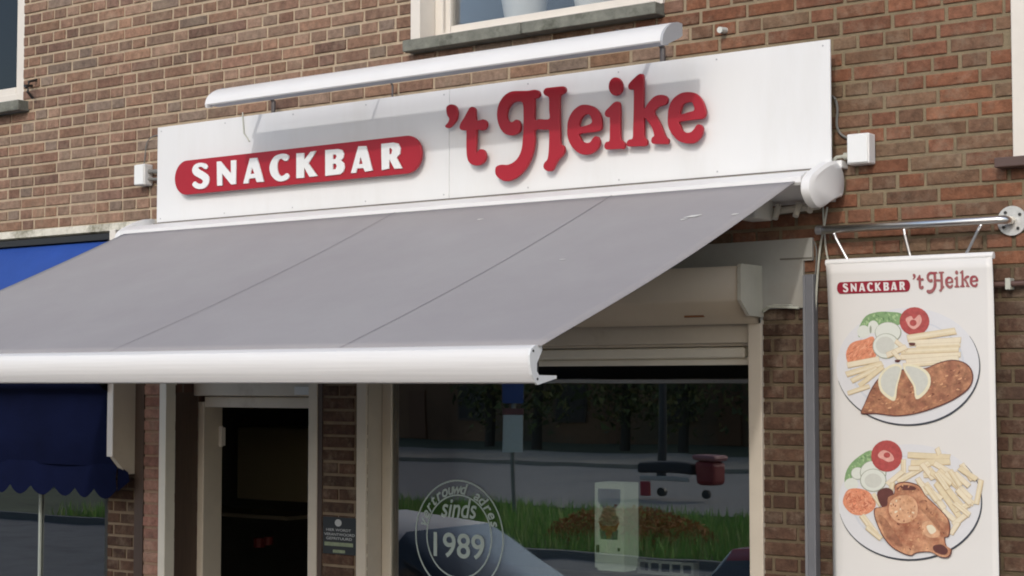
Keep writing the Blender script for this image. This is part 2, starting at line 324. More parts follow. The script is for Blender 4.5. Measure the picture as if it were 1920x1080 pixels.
# bricks laid in an irregular bond
PAL_L = [(136,110,94),(128,100,85),(144,120,103),(124,94,80),(134,116,102),(142,112,92),(126,106,92),(112,88,78),(140,116,100),(130,102,87),(124,112,102),(136,106,88)]
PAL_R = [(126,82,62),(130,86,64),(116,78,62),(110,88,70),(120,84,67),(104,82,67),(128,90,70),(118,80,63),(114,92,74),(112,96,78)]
PAL_SHADE = [(84,63,52),(77,59,49),(92,70,57),(82,60,49),(74,59,50)]
PAL_P = [(150,110,96),(142,102,88),(154,118,102),(134,98,86)]
rb = random.Random(11); bv = []; bf = []; bc = []
def lay(x0, x1, z, y=0., pal=None, row=0):
    x = x0
    if x1-x0 > .5: x -= (.055 if row % 2 else (.0 if row % 4 else .109))+rb.uniform(0, .01)
    while x < x1-.012:
        ph = .10 if x > -3.4 else (.88 if row % 2 else .16)     # header courses and stretcher courses in turn, mixed up at the right
        if x > -3.4: ph = .5
        L_ = .098 if rb.random() < ph else .205
        a, b = max(x, x0), min(x+L_+rb.uniform(-.004, .002), x1); x += L_+.0135
        if b-a < .02: continue
        if x1-b < .03: b = x1; x = x1
        c = rb.choice
        mid = (a+b)/2
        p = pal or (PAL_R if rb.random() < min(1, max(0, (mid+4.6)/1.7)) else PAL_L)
        if not pal and z < 2.93: p = PAL_SHADE  # shade on the lower front is put into darker brick colours
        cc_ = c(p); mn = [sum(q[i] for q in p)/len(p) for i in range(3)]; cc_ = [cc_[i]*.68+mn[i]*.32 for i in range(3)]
        col = srgb(*cc_); k = rb.uniform(.80, 1.14)
        jy = rb.uniform(-.0025, .0015); n = len(bv); e = .003
        za, zb = z+rb.uniform(.000, .0025), z+CO-.0125+rb.uniform(-.002, .001)
        j = lambda: rb.uniform(-.0018, .0018)
        fr = [(a+e+j(), za+e+j()), (b-e+j(), za+e+j()), (b-e+j(), zb-e+j()), (a+e+j(), zb-e+j())]
        bk = [(a, za), (b, za), (b, zb), (a, zb)]
        bv.extend([(q[0], y+jy, q[1]) for q in fr]); bv.extend([(q[0], y+jy+.0025, q[1]) for q in bk]); bv.extend([(q[0], y+.012, q[1]) for q in bk])
        fs = [(0, 1, 2, 3)]
        for o1, o2 in ((0, 4), (4, 8)):
            for i in range(4): fs.append((o1+i, o2+i, o2+(i+1) % 4, o1+(i+1) % 4))
        for f_ in fs: bf.append(tuple(n+i for i in f_)); bc.append((col[0]*k, col[1]*k, col[2]*k, 1))
r_ = 0
while r_*CO < Z1-.01:
    z = r_*CO; cz = z+CO/2
    iv = [(max(X0, -10.7), X1)]
    for a, b, c, d in OPEN:
        if c < cz < d:
            nv = []
            for p, q in iv:
                if b <= p or a >= q: nv.append((p, q)); continue
                if a > p: nv.append((p, a))
                if b < q: nv.append((b, q))
            iv = nv
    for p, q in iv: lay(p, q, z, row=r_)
    r_ += 1
me = bpy.data.meshes.new('bricks'); me.from_pydata(bv, [], bf)
ca = me.color_attributes.new('brick_tone', 'FLOAT_COLOR', 'CORNER'); data = []
for p, c in zip(me.polygons, bc): data += list(c)*p.loop_total
ca.data.foreach_set('color', data)
wall = link('wall', me, BRICK, bld)
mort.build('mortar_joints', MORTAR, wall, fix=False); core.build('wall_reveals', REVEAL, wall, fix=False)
# pinkish brick strip pier between the two shop fronts
bv = []; bf = []; bc = []
for r_ in range(0, 52):
    lay(-6.945, -6.825, r_*CO, -.06, PAL_P)
me = bpy.data.meshes.new('pier'); me.from_pydata(bv, [], bf); ca = me.color_attributes.new('brick_tone', 'FLOAT_COLOR', 'CORNER'); data = []
for p, c in zip(me.polygons, bc): data += list(c)*p.loop_total
ca.data.foreach_set('color', data)
pier = link('brick_pier', me, BRICK, bld); pier['label'] = 'narrow pinkish brick pier beside the shop door'
B().box(-6.945, -6.825, -.053, .0, 0, 3.25).build('pier_core', [mat('pier_mortar', srgb(150, 124, 104), .95, nz=.2, nscale=20)], pier)

# interiors, ceilings (rooms behind the glass)
def room(name, x0, x1, y0, y1, z0, z1, m):
    return B().add([(x0,y1,z0),(x1,y1,z0),(x1,y1,z1),(x0,y1,z1),(x0,y0,z0),(x1,y0,z0),(x1,y0,z1),(x0,y0,z1)], [(0,1,2,3),(4,0,3,7),(1,5,6,2),(3,2,6,7),(4,5,1,0)]).build(name, m, bld)
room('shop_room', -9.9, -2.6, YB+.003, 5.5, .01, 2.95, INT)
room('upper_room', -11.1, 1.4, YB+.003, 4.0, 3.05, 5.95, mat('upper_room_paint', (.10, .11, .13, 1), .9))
B().box(X0, X1, -.25, 6, 6.003, 6.15).build('roof', mat('roof_edge', (.3, .3, .29, 1), .8), bld)

# --- upper windows
def window(x0, x1, z0, z1, yf, fw_, gm, fm=WIN, sash=.045):
    f = B()
    for bx in ((x0, x0+fw_, z0, z1), (x1-fw_, x1, z0, z1), (x0+fw_, x1-fw_, z0, z0+fw_), (x0+fw_, x1-fw_, z1-fw_, z1)): f.box(bx[0], bx[1], yf, yf+.07, bx[2], bx[3], bev=.004)
    a, b, c, d = x0+fw_, x1-fw_, z0+fw_, z1-fw_; s_ = sash
    for bx in ((a, a+s_, c, d), (b-s_, b, c, d), (a+s_, b-s_, c, c+s_), (a+s_, b-s_, d-s_, d)): f.box(bx[0]+.002, bx[1]-.002, yf+.018, yf+.06, bx[2]+.002, bx[3]-.002, bev=.003)
    o = f.build('window', fm, bld)
    B().box(a+s_-.01, b-s_+.01, yf+.036, yf+.042, c+s_-.01, d-s_+.01).build('pane', gm, o)
    return o
w1 = window(-5.105, -3.78, 4.112, 5.88, .10, .046, GLU, sash=.034)
B().box(-5.163, -5.106, -.012, .17, 4.108, 5.88, bev=.003).build('frame', WIN, w1)
B().box(-3.779, -3.766, -.012, .17, 4.108, 5.88).build('frame', WIN, w1)
B().box(-5.16, -4.47, -.075, .1, 4.052, 4.106, bev=.004).box(-4.467, -3.765, -.075, .1, 4.053, 4.105, bev=.004).build('sill', STONE, w1)
w2 = window(-9.58, -8.089, 4.118, 5.88, .012, .055, GLU)
B().box(-9.65, -8.03, -.075, .08, 4.055, 4.115, bev=.005).build('sill', STONE, w2)
w3 = window(-2.26, -.902, 3.33, 4.9, -.012, .10, GLU)
B().box(-2.31, -.85, -.07, .05, 3.29, 3.327, bev=.004).build('sill', mat('brown_tile_sill', (.10, .06, .05, 1), .5, nz=.2), w3)
# black hook bracket beside the left window
br = B().tube([(-8.0, .0, 4.20), (-7.99, -.06, 4.19), (-7.955, -.075, 4.175)], .008).tube([(-7.96, .0, 4.23), (-7.955, -.06, 4.21), (-7.95, -.07, 4.15), (-7.955, -.03, 4.12)], .008).build('shutter_hook', BLACK)
tag(br, 'black iron hook fixed to brick right of the upper left window', 'hook')
# plant pots on the inner sill
def pot(name, x, y, z, r, label, m, h=.2):
    t = thing(name, (x, y, z), label, 'plant pot')
    pts = [(r*.62, 0), (r*.7, .01), (r*.96, h*.85), (r*1.03, h*.86), (r*1.03, h), (r*.93, h), (r*.9, h*.9), (0.001, h*.88)]
    n = 28; vs = [(x+a*math.cos(2*PI*k/n), y+a*math.sin(2*PI*k/n), z+b) for a, b in pts for k in range(n)]
    fs = [(i*n+k, i*n+(k+1) % n, (i+1)*n+(k+1) % n, (i+1)*n+k) for i in range(len(pts)-1) for k in range(n)]+[tuple(range(n))]
    B().add(vs, fs).build('pot', m, t, auto=40)
    lf = B(); rr = random.Random(int(x*100))
    for i in range(26):
        a = rr.uniform(0, 2*PI); L_ = rr.uniform(.12, .28); bx, by = x+math.cos(a)*r*.4, y+math.sin(a)*r*.4; px, py = -math.sin(a)*.014, math.cos(a)*.014
        mx_, my_ = bx+math.cos(a)*L_*.25, by+math.sin(a)*L_*.18; ex, ey = bx+math.cos(a)*L_*.5, by+math.sin(a)*L_*.3
        lf.add([(bx-px, by-py, z+h*.9), (bx+px, by+py, z+h*.9), (mx_+px*1.6, my_+py*1.6, z+h+L_*.6), (mx_-px*1.6, my_-py*1.6, z+h+L_*.6), (ex, ey, z+h+L_*.8)], [(0, 1, 2, 3), (3, 2, 4)])
    lf.build('leaves', mat('leaf_green', (.05, .11, .03, 1), .6), t, fix=False)
POTM = mat('white_ceramic', (.74, .75, .72, 1), .35, nz=.03)
shelf_ = B().box(-5.0, -3.85, .178, YB+.06, 4.14, 4.172, bev=.004).build('inner_sill', WIN, w1)
pot('flower_pot', -4.70, .27, 4.173, .13, 'wide white ceramic flower pot behind the upper middle window', POTM, .26)
pot('flower_pot', -4.30, .27, 4.173, .125, 'white flower pot further right behind the upper middle window', POTM, .24)

# --- ground floor frames
fr = B()
fr.box(-6.823, -6.772, -.066, .16, 0, 2.62, bev=.003)
doorf = fr.build('door_frame', CREAML, bld)
d2 = B().box(-6.768, -6.722, .155, .29, 0, 2.40, bev=.004).box(-6.72, -5.803, .157, .235, 2.372, 2.428, bev=.003).box(-6.768, -5.803, .12, .25, 2.432, 2.50, bev=.006).box(-6.768, -5.803, .15, .24, 2.503, 2.617)
d2.build('door_jambs', CREAM, doorf)
B().box(-5.812, -5.754, -.008, .20, 0, 2.62, bev=.004).build('jamb', CREAM, doorf)
B().box(-5.7535, -5.7245, -.002, .20, 0, 2.62).build('edge_trim', BROWN, doorf)
B().box(-6.02, -5.83, .108, .119, 2.44, 2.482, bev=.002).build('door_closer_plate', mat('pale_plate', (.62, .62, .60, 1), .4), doorf)
B().box(-6.7715, -6.7685, .0, .152, 0, 2.45).build('door_reveal', BROWN, doorf)
B().tube([(-6.712, .27, 2.16), (-6.712, .27, 2.27)], .010).box(-6.722, -6.70, .262, .29, 2.165, 2.262).build('hinge', WIN, doorf)
swin = B().box(-5.492, -5.432, -.012, .12, 0, 2.66, bev=.003).build('shop_window', CREAM, bld)
B().box(-5.428, -5.37, .10, .125, .5, 2.66, bev=.003).build('jamb', CREAM, swin)
B().box(-5.4305, -5.4275, .0, .099, .5, 2.66).build('reveal_panel', mat('reveal_beige', (.42, .37, .30, 1), .6, nz=.08), swin)
B().box(-3.37, -3.308, -.014, .18, 0, 2.765, bev=.004).build('jamb', CREAM, swin)
B().box(-5.376, -5.371, .126, .235, .5, 2.66).build('inner_jamb', mat('green_grey_jamb', (.85, .9, .78, 1), .5), swin)
B().box(-5.43, -3.374, .02, .16, 2.664, 2.758, bev=.004).box(-5.43, -3.374, .05, .15, 2.652, 2.663).build('window_head', CREAM, swin)
B().box(-5.36, -3.425, .06, .10, 2.604, 2.648, bev=.008).box(-5.36, -3.376, .08, .13, 2.574, 2.598, bev=.003).box(-5.36, -3.40, .09, .12, 2.598, 2.651).build('roller_slat', CREAML, swin)
B().box(-5.37, -3.371, .11, .117, .55, 2.575).build('pane', GLS, swin)
# shutter box over the window
sb = thing('shutter_box', (-4.4, -.1, 2.8), 'beige roller shutter box above the shop window', 'shutter box')
B().prof_x([(-.002, 2.965), (-.175, 2.965), (-.185, 2.955), (-.185, 2.835), (-.176, 2.822), (-.03, 2.74), (-.002, 2.74)], -5.5, -3.318).build('box', SHUT, sb, auto=20)
B().prof_x([(-.001, 2.972), (-.18, 2.972), (-.19, 2.962), (-.19, 2.828), (-.12, 2.768), (-.001, 2.765)], -3.3185, -3.303).build('end_cap', SHUT2, sb)
B().box(-3.62, -3.53, -.094, -.080, 2.768, 2.778).build('rust_mark', mat('rust', (.22, .09, .04, 1), .8), sb)
# white fascia board behind it
fb = B().ngon_y([at(1290,461), at(1420,453), at(1526,446), at(1526,488), at(1509,489), at(1509,577), at(1433,580), (-3.31, 2.74), (-5.6, 2.74), (-5.6, 3.078)], -.014, .0).build('fascia_board', BOARD)
tag(fb, 'white fascia board coloured grey for shade on the wall behind the shutter box', 'board')
B().box(-3.22, -3.078, -.017, -.0145, 2.992, 2.998).build('board_joint', mat('joint_dark', (.15, .14, .12, 1), .9), fb)
cc = B().tube([(-3.3, -.012, 2.79), (-3.27, -.03, 2.806), (-3.2, -.03, 2.802), (-3.13, -.03, 2.797)], .005).tube([(-3.295, -.02, 2.785), (-3.24, -.035, 2.812), (-3.16, -.03, 2.808)], .003).build('cable', CABLEW)
tag(cc, 'thin pale cable along the bottom edge of the fascia board', 'cable')

# poster on the brick pier left of the window
xa, za = at(608, 968); xb, zb = at(672, 1042)
ps = thing('poster', (xa+.1, -.006, zb), 'small black notice with white lettering on brick between door and window', 'poster')
B().box(xa, xb, -.009, -.004, zb, za).build('sheet', mat('black_print', (.018, .02, .022, 1), .5), ps)
tp = B(); X = lambda k: xa+(xb-xa)*k; Z = lambda k: za+(zb-za)*k
text_line(tp, 'HIER WORDT', X(.1), X(.82), Z(.38), Z(.31), -.0096); text_line(tp, 'VERANTWOORD', X(.04), X(.93), Z(.50), Z(.43), -.0096)
text_line(tp, 'GEFRITUURD', X(.1), X(.85), Z(.61), Z(.54), -.0096)
tp.ngon_y(ell(X(.45), Z(.15), (xb-xa)*.1, abs(zb-za)*.1, 12), -.0096)
tp.build('lettering', mat('poster_white', (.45, .46, .45, 1), .6), ps, fix=False)
B().box(X(.05), X(.88), -.0098, -.0091, Z(.78), Z(.68)).box(X(.3), X(.65), -.0098, -.0091, Z(.96), Z(.88)).build('colour_band', mat('poster_green', (.22, .26, .16, 1), .6, nz=.3, nscale=60), ps)

# ledge over the neighbour's shop front
lg = B().prof_x([(0, 3.365), (-.06, 3.362), (-.065, 3.322), (-.05, 3.315), (0, 3.315)], -10.7, -6.87).build('ledge', LEDGE, bld)
# neighbour's side cheek board
ck = B().add([(-7.045, -.205, 3.30), (-7.045, -.205, 2.115), (-7.045, -.115, 2.02), (-7.045, -.002, 2.02), (-7.045, -.002, 3.30), (-7.015, -.205, 3.30), (-7.015, -.205, 2.115), (-7.015, -.115, 2.02), (-7.015, -.002, 2.02), (-7.015, -.002, 3.30)],
             [(0,1,2,3,4), (9,8,7,6,5), (0,5,6,1), (1,6,7,2), (2,7,8,3), (3,8,9,4), (4,9,5,0)]).build('side_board', CREAM)
tag(ck, 'beige vertical board with clipped corner closing the end of the blue awning', 'board')
B().box(-7.06, -7.014, -.214, -.2055, 2.115, 3.305, bev=.003).build('edge_trim', WIN, ck)
B().box(-7.0145, -6.947, -.0615, -.002, 0, 3.3).build('pier_shade_strip', BROWN, bld)  # brown strip stands in for the shaded side of the neighbour's pier
# neighbour window
nw = B().box(-7.345, -7.30, .02, .10, .3, 2.30).box(-10.6, -7.345, .02, .10, 2.25, 2.35).build('neighbour_window', mat('dark_green_frame', (.03, .032, .028, 1), .5), bld)
MUL = mat('grey_mullion', (.30, .33, .30, 1), .5)
for xm in (-7.94, -9.2): B().box(xm, xm+.018, .040, .054, .3, 2.25, bev=.004).build('mullion', MUL, nw)
B().box(-10.6, -7.345, .055, .061, .3, 2.25).build('pane', GLS, nw)
B().box(-10.6, -7.98, .20, .28, 1.70, 1.735).build('inner_shelf', mat('shelf_wood', (.35, .26, .15, 1), .6), nw)
B().box(-10.6, -7.36, .30, .31, .3, 2.3).build('brightening_panel', mat('pale_panel', (.75, .66, .6, 1), .7), nw)  # pale panel added to brighten the room behind the glass

# ------------------------------------------------------------ blue awning of the neighbour
ba = thing('blue_awning', (-8.8, -.1, 3.2), 'bright blue canvas awning with scalloped dark valance over the shop on the left', 'awning')
prof = [(-.07, 3.265), (-.16, 3.16), (-.27, 2.93), (-.33, 2.72), (-.29, 2.5), (-.20, 2.42), (-.19, 2.2), (-.155, 2.06)]
prof = smooth_loop(prof, 4, False); nx = 90; vs = []; fs = []
for i in range(nx+1):
    x = -10.6+(3.548)*i/nx
    for j, (y, z) in enumerate(prof):
        k = noise.noise(Vector((x*1.6, z*2.4, 1.))) * .03 + noise.noise(Vector((x*5+z*4, z*2, 5.)))*.01
        if y+k > -.05: k = -.05-y
        vs.append((x, y+k*(1 if j else 0), z))
n = len(prof)
for i in range(nx):
    for j in range(n-1): fs.append((i*n+j, (i+1)*n+j, (i+1)*n+j+1, i*n+j+1))
B().add([v for v in vs], fs).build('canopy', BLUE, ba, smooth=True)
ba.children[0].data.materials.append(SHADED_BLUE)
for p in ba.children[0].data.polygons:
    if p.center.z < 2.62: p.material_index = 1  # lower canvas painted dark in place of shade
vs = []; fs = []; nx = 220
for i in range(nx+1):
    x = -10.6+(3.555)*i/nx; ph = (x+7.045)/.178
    y = -.157+.012*math.sin(x*9)
    bot = 1.94-.050*abs(math.sin(PI*ph))**.9
    vs += [(x, y+.012, 2.075), (x, y, 2.0), (x, y+.008, bot)]
for i in range(nx):
    for j in range(2): fs.append((i*3+j, (i+1)*3+j, (i+1)*3+j+1, i*3+j+1))
vs2 = len(vs)
vl = B().add(vs, fs)
vl.add([(-7.045, -.15, 2.075), (-6.99, -.125, 2.03), (-6.985, -.12, 1.985), (-7.045, -.15, 1.93)], [(0, 1, 2, 3)])
vl.build('valance', SHADED_BLUE, ba, smooth=True, fix=False)
B().box(-10.6, -7.06, -.09, -.01, 3.272, 3.305).build('cassette', BLACK, ba)  # black box stands in for the shadow gap under the ledge

# ------------------------------------------------------------ snack bar sign
sx0, sx1, sz0, sz1 = -6.822, -2.950, 3.336, 3.840
sg = thing('shop_sign', (-4.9, -.05, 3.336), 'long white fascia sign with red and white lettering above the grey awning', 'sign')
xj = at(842, 320, -.1)[0]
B().box(sx0, xj-.001, -.10, -.090, sz0, sz1, bev=.002).box(xj+.001, sx1, -.10, -.090, sz0, sz1, bev=.002).build('panel', SIGNW, sg)
B().box(sx0+.07, sx1-.07, -.0895, -.003, sz0+.04, sz0+.09).box(sx0+.07, sx1-.07, -.0895, -.003, sz1-.09, sz1-.04).build('batten', BROWN, sg)
for kx in range(9):
    for zq in (sz0+.022, sz1-.022):
        xq = sx0+.03+(sx1-sx0-.06)*kx/8; B().tube([(xq, -.100, zq), (xq, -.1018, zq)], .0038, 8).build('screw', GREYM, sg)
B().box(sx0+.01, sx1-.002, -.103, -.0995, sz0-.003, sz0+.003).build('bottom_strip', mat('dark_gap_line', (.10, .095, .09, 1), .7), sg)  # dark strip draws the gap line below the sign
def zm(ox, oy, s, y):
    return lambda p: at(ox+p[0]/s, oy+p[1]/s, y)
YL = -.142
mA = zm(820, 120, 4.696, YL); mB = zm(1050, 120, 4.696, YL); mC = zm(320, 240, 7.7125, -.152); mD = zm(560, 240, 7.7125, -.152)
APO = [(85,375),(120,358),(155,372),(172,420),(165,480),(140,520),(105,555),(85,560),(70,545),(95,515),(105,480),(88,450),(80,410)]
T_ = [(285,388),(308,380),(328,400),(331,455),(338,497),(372,498),(402,490),(426,508),(430,538),(418,568),(390,580),(342,578),(338,660),(335,745),(340,790),(352,775),(372,755),(395,755),(415,775),(422,810),(412,850),(385,878),(345,890),(305,882),(275,855),(260,800),(257,700),(257,590),(245,580),(215,578),(197,562),(205,525),(238,472),(268,415)]
H_ = [(885,238),(898,265),(885,290),(860,300),(850,315),(850,400),(852,492),(900,488),(985,485),(985,400),(985,310),(975,285),(945,270),(935,245),(950,218),(990,210),(1090,200),(1115,205),(1125,230),(1110,255),(1080,270),(1070,310),(1072,450),(1075,600),(1080,700),(1105,720),(1115,750),(1105,790),(1060,840),(1030,890),(1010,930),(975,940),(945,925),(935,900),(945,870),(970,840),(980,780),(985,680),(983,580),(940,575),(855,580),(852,680),(835,780),(800,870),(745,950),(680,1005),(610,1028),(560,1015),(520,980),(510,940),(520,905),(560,890),(620,890),(680,860),(720,810),(745,740),(755,640),(760,540),(760,440),(758,370),(748,335),(715,325),(675,330),(640,355),(615,400),(605,450),(615,495),(640,515),(665,510),(690,493),(715,505),(728,545),(720,590),(690,615),(645,625),(595,610),(555,565),(530,490),(528,410),(548,340),(590,280),(650,245),(720,240),(800,238),(850,230)]
E1 = [[(65,590),(72,500),(110,420),(170,370),(230,362),(290,378),(335,420),(358,480),(362,545),(350,580),(300,595),(168,612),(175,655),(195,685),(230,698),(265,690),(290,655),(310,638),(335,650),(345,690),(330,735),(290,775),(230,795),(165,780),(110,730),(75,665)], [(165,530),(188,468),(230,437),(265,450),(283,500),(270,528),(225,545),(175,555)]]
I_ = [(500,333),(520,345),(525,400),(525,520),(528,640),(540,675),(562,690),(567,715),(555,742),(520,742),(430,748),(400,745),(392,720),(405,690),(435,678),(440,600),(440,480),(432,465),(410,462),(397,445),(402,415),(440,375),(470,345)]
K_ = [(690,95),(712,90),(727,110),(730,250),(733,400),(780,340),(830,290),(880,275),(925,282),(942,310),(932,345),(900,362),(860,375),(825,415),(840,460),(880,530),(905,590),(925,640),(950,665),(948,690),(935,700),(870,700),(820,698),(805,680),(812,650),(830,630),(815,570),(780,510),(735,470),(735,560),(738,640),(760,670),(762,700),(745,718),(690,720),(620,722),(592,718),(588,695),(605,670),(640,655),(645,560),(650,400),(650,225),(630,222),(608,218),(602,190),(620,160),(655,125)]
E2 = [[(950,480),(958,390),(995,310),(1060,262),(1125,250),(1190,262),(1240,310),(1268,370),(1278,430),(1262,470),(1220,482),(1050,505),(1055,545),(1075,590),(1110,608),(1150,602),(1180,575),(1200,542),(1225,535),(1250,555),(1250,600),(1225,650),(1180,690),(1110,695),(1040,670),(985,610),(955,550)], [(1055,420),(1075,360),(1115,335),(1160,335),(1182,375),(1180,410),(1140,425),(1060,445)]]
sm = lambda lp, f: [f(p) for p in smooth_loop(lp, 4)]
GL = [[sm(APO, mA)], [sm(T_, mA)], [sm(H_, mA)], [sm(E1[0], mB), sm(E1[1], mB)], [[mB(p) for p in ell(487, 197, 57, 77)]], [sm(I_, mB)], [sm(K_, mB)], [sm(E2[0], mB), sm(E2[1], mB)]]
for loops in GL[:4]+[None]+GL[6:]:
    if loops is None:
        me = plate_mesh(GL[4], YL, .016, .002); m2 = plate_mesh(GL[5], YL, .016, .002)
        bm = bmesh.new(); bm.from_mesh(me); bm.from_mesh(m2); bm.to_mesh(me); bm.free()
    else: me = plate_mesh(loops, YL, .016, .002)
    link('letter', me, RED, sg)
# the red pill with the white word
pl_, pr_ = at(328, 331, YL)[0], at(789, 291, YL)[0]; pt_, pb_ = at(550, 279, YL)[1], at(550, 345, YL)[1]
rad = (pt_-pb_)/2; zc = (pt_+pb_)/2
pill = [(pr_-rad+rad*math.cos(a), zc+rad*math.sin(a)) for a in [(-PI/2+PI*i/20) for i in range(21)]]+[(pl_+rad+rad*math.cos(a), zc+rad*math.sin(a)) for a in [(PI/2+PI*i/20) for i in range(21)]]
plaque = link('name_plaque', plate_mesh([pill], YL, .016, .002), RED, sg)
S_ = [(510,590),(525,560),(500,520),(430,505),(360,520),(315,570),(308,630),(340,680),(400,715),(455,750),(460,785),(430,810),(380,800),(345,775),(318,795),(310,825),(350,865),(410,880),(480,865),(530,815),(548,745),(530,685),(480,645),(420,610),(390,585),(400,560),(440,560),(480,585)]
N_ = [(662,488),(715,484),(868,665),(866,470),(935,466),(935,806),(868,812),(735,650),(738,828),(668,832)]
A1 = [[(1140,440),(1240,432),(1340,772),(1240,780),(1218,718),(1128,728),(1115,795),(1045,800)], [(1170,560),(1208,660),(1142,668)]]
C_ = [(1640,470),(1680,465),(1700,410),(1660,378),(1590,375),(1500,410),(1445,490),(1425,570),(1440,660),(1490,730),(1560,768),(1640,758),(1700,720),(1700,680),(1670,655),(1630,685),(1590,695),(1555,665),(1535,600),(1535,520),(1555,460),(1590,440)]
KK = [(-38,368),(70,362),(70,470),(165,345),(240,335),(130,510),(262,690),(150,702),(70,560),(70,715),(-38,724)]
BB = [[(380,320),(560,305),(620,320),(645,370),(635,430),(600,465),(645,510),(655,570),(635,630),(590,665),(380,690)], [(485,380),(530,378),(545,410),(525,450),(485,455)], [(485,515),(530,510),(548,550),(530,595),(485,605)]]
A2 = [[(858,265),(965,262),(1060,610),(955,628),(930,575),(835,580),(822,642),(752,648)], [(888,400),(922,520),(858,525)]]
RR = [[(1190,230),(1360,212),(1430,225),(1462,290),(1455,370),(1405,425),(1488,578),(1380,585),(1300,440),(1300,582),(1197,605)], [(1300,290),(1330,285),(1350,320),(1335,375),(1300,385)]]
st = lambda lp, f: [f(p) for p in lp]
WL = [[sm(S_, mC)], [st(N_, mC)], [st(l, mC) for l in A1], [sm(C_, mC)], [st(KK, mD)], [st(l, mD) for l in BB], [st(l, mD) for l in A2], [st(l, mD) for l in RR]]
for loops in WL: link('letter', plate_mesh(loops, YL-.008, .0078, .001), LETW, plaque)

# ------------------------------------------------------------ long lamp over the sign
lp = thing('sign_light', (-4.8, -.4, 3.8), 'long white curved lamp casing on arms above the shop sign', 'light fitting')
cx0, cx1 = -6.00, -3.465
arc = [(-.375, 3.918), (-.415, 3.918), (-.455, 3.905), (-.490, 3.884), (-.514, 3.858), (-.524, 3.828)]
arc = smooth_loop(arc, 3, False)
shell = [(y, z) for y, z in arc]+[(-.518, 3.823), (-.506, 3.823)]+[(-.375-(-.375-y)*.90, 3.908-(3.908-z)*.93-.004) for y, z in reversed(arc)]
B().prof_x(shell, cx0, cx1, cap=True).build('casing', WHITE, lp, auto=35)
capp = arc+[(-.518, 3.812), (-.495, 3.815), (-.39, 3.860), (-.373, 3.872)]
B().prof_x(capp, cx1+.0005, cx1+.012).build('end_cap', GREYM, lp); B().prof_x(capp, cx0-.012, cx0-.0005).build('end_cap', WHITE, lp)
B().tube([(cx0+.05, -.44, 3.85), (cx1-.05, -.44, 3.85)], .013).build('tube_lamp', mat('lamp_tube', (.75, .76, .74, 1), .3), lp)
B().prof_x([(-.517, 3.8225), (-.455, 3.822), (-.455, 3.827), (-.517, 3.828)], cx0+.01, cx1-.004).build('reflector', mat('blue_grey_tray', (.30, .35, .40, 1), .5), lp)
for ux_, rr_ in ((513, .011), (736, .005), (1243, .012)):
    xx = at(ux_, 180, -.05)[0]
    B().tube([(xx, -.05, 3.78), (xx, -.05, 3.905), (xx, -.07, 3.922), (xx, -.40, 3.916)], rr_).build('arm', mat('arm_grey', (.10, .09, .09, 1), .5), lp)
B().tube([(at(455,200,-.104)[0], -.104, 3.86), (at(456,225,-.104)[0], -.106, at(456,225,-.104)[1]), (at(458,250,-.104)[0], -.106, at(458,250,-.104)[1]), (at(468,265,-.104)[0], -.106, at(468,265,-.104)[1])], .0035).build('power_lead', CABLEW, lp)
# small cut pipe end right of lamp
o = B().tube([(-3.47, .0, 3.955), (-3.47, -.05, 3.95)], .013).build('wall_plug', mat('pale_plug', (.6, .62, .58, 1), .5)); tag(o, 'small pale pipe end in brick right of the sign lamp', 'pipe end')

# ------------------------------------------------------------ grey awning
aw = thing('grey_awning', (-4.95, -.15, 3.2), 'large grey canvas awning with white front bar over the shop front', 'awning')
AR, AL, PF = -2.99, -6.89, 1.90
cas = [(-.005, 3.325), (-.10, 3.325), (-.20, 3.318), (-.27, 3.30), (-.302, 3.283), (-.304, 3.262), (-.295, 3.252), (-.22, 3.235), (-.12, 3.215), (-.005, 3.212)]
B().prof_x(cas, AL+.02, AR+.012).build('cassette', WHITE, aw, auto=35)
B().box(-6.83, -2.96, -.115, -.006, 3.3265, 3.334).build('wall_plate', mat('wall_plate_beige', (.22, .20, .17, 1), .7, nz=.2), aw)
def capshape(sy=1.):
    cy, cz = -.15, 3.265
    pts = [(-.02, 3.235), (-.008, 3.30), (-.03, 3.345), (-.075, 3.362), (-.13, 3.355), (-.21, 3.325), (-.285, 3.285), (-.305, 3.25), (-.30, 3.215), (-.255, 3.178), (-.20, 3.172), (-.125, 3.20), (-.055, 3.222)]
    return smooth_loop([(cy+(y-cy)*sy, cz+(z-cz)*sy) for y, z in pts], 3)
def endcap(xa, xb, lab):
    b_ = B().prof_x(capshape(), xa, xb, cap=False); n = len(capshape())
    big = [(xb, y, z) for y, z in capshape()]; sgn = 1 if xb > xa else -1
    sml = [(xb+sgn*.012, y, z) for y, z in capshape(.86)]
    b_.add(big+sml, [(i, (i+1) % n, n+(i+1) % n, n+i) for i in range(n)]+[tuple(range(n, 2*n))]); b_.add([(xa, y, z) for y, z in capshape()], [tuple(range(n))])
    return b_.build('end_cap', WHITE, aw, auto=40)
endcap(AR+.014, AR+.048, ''); endcap(AL+.018, AL-.02, '')
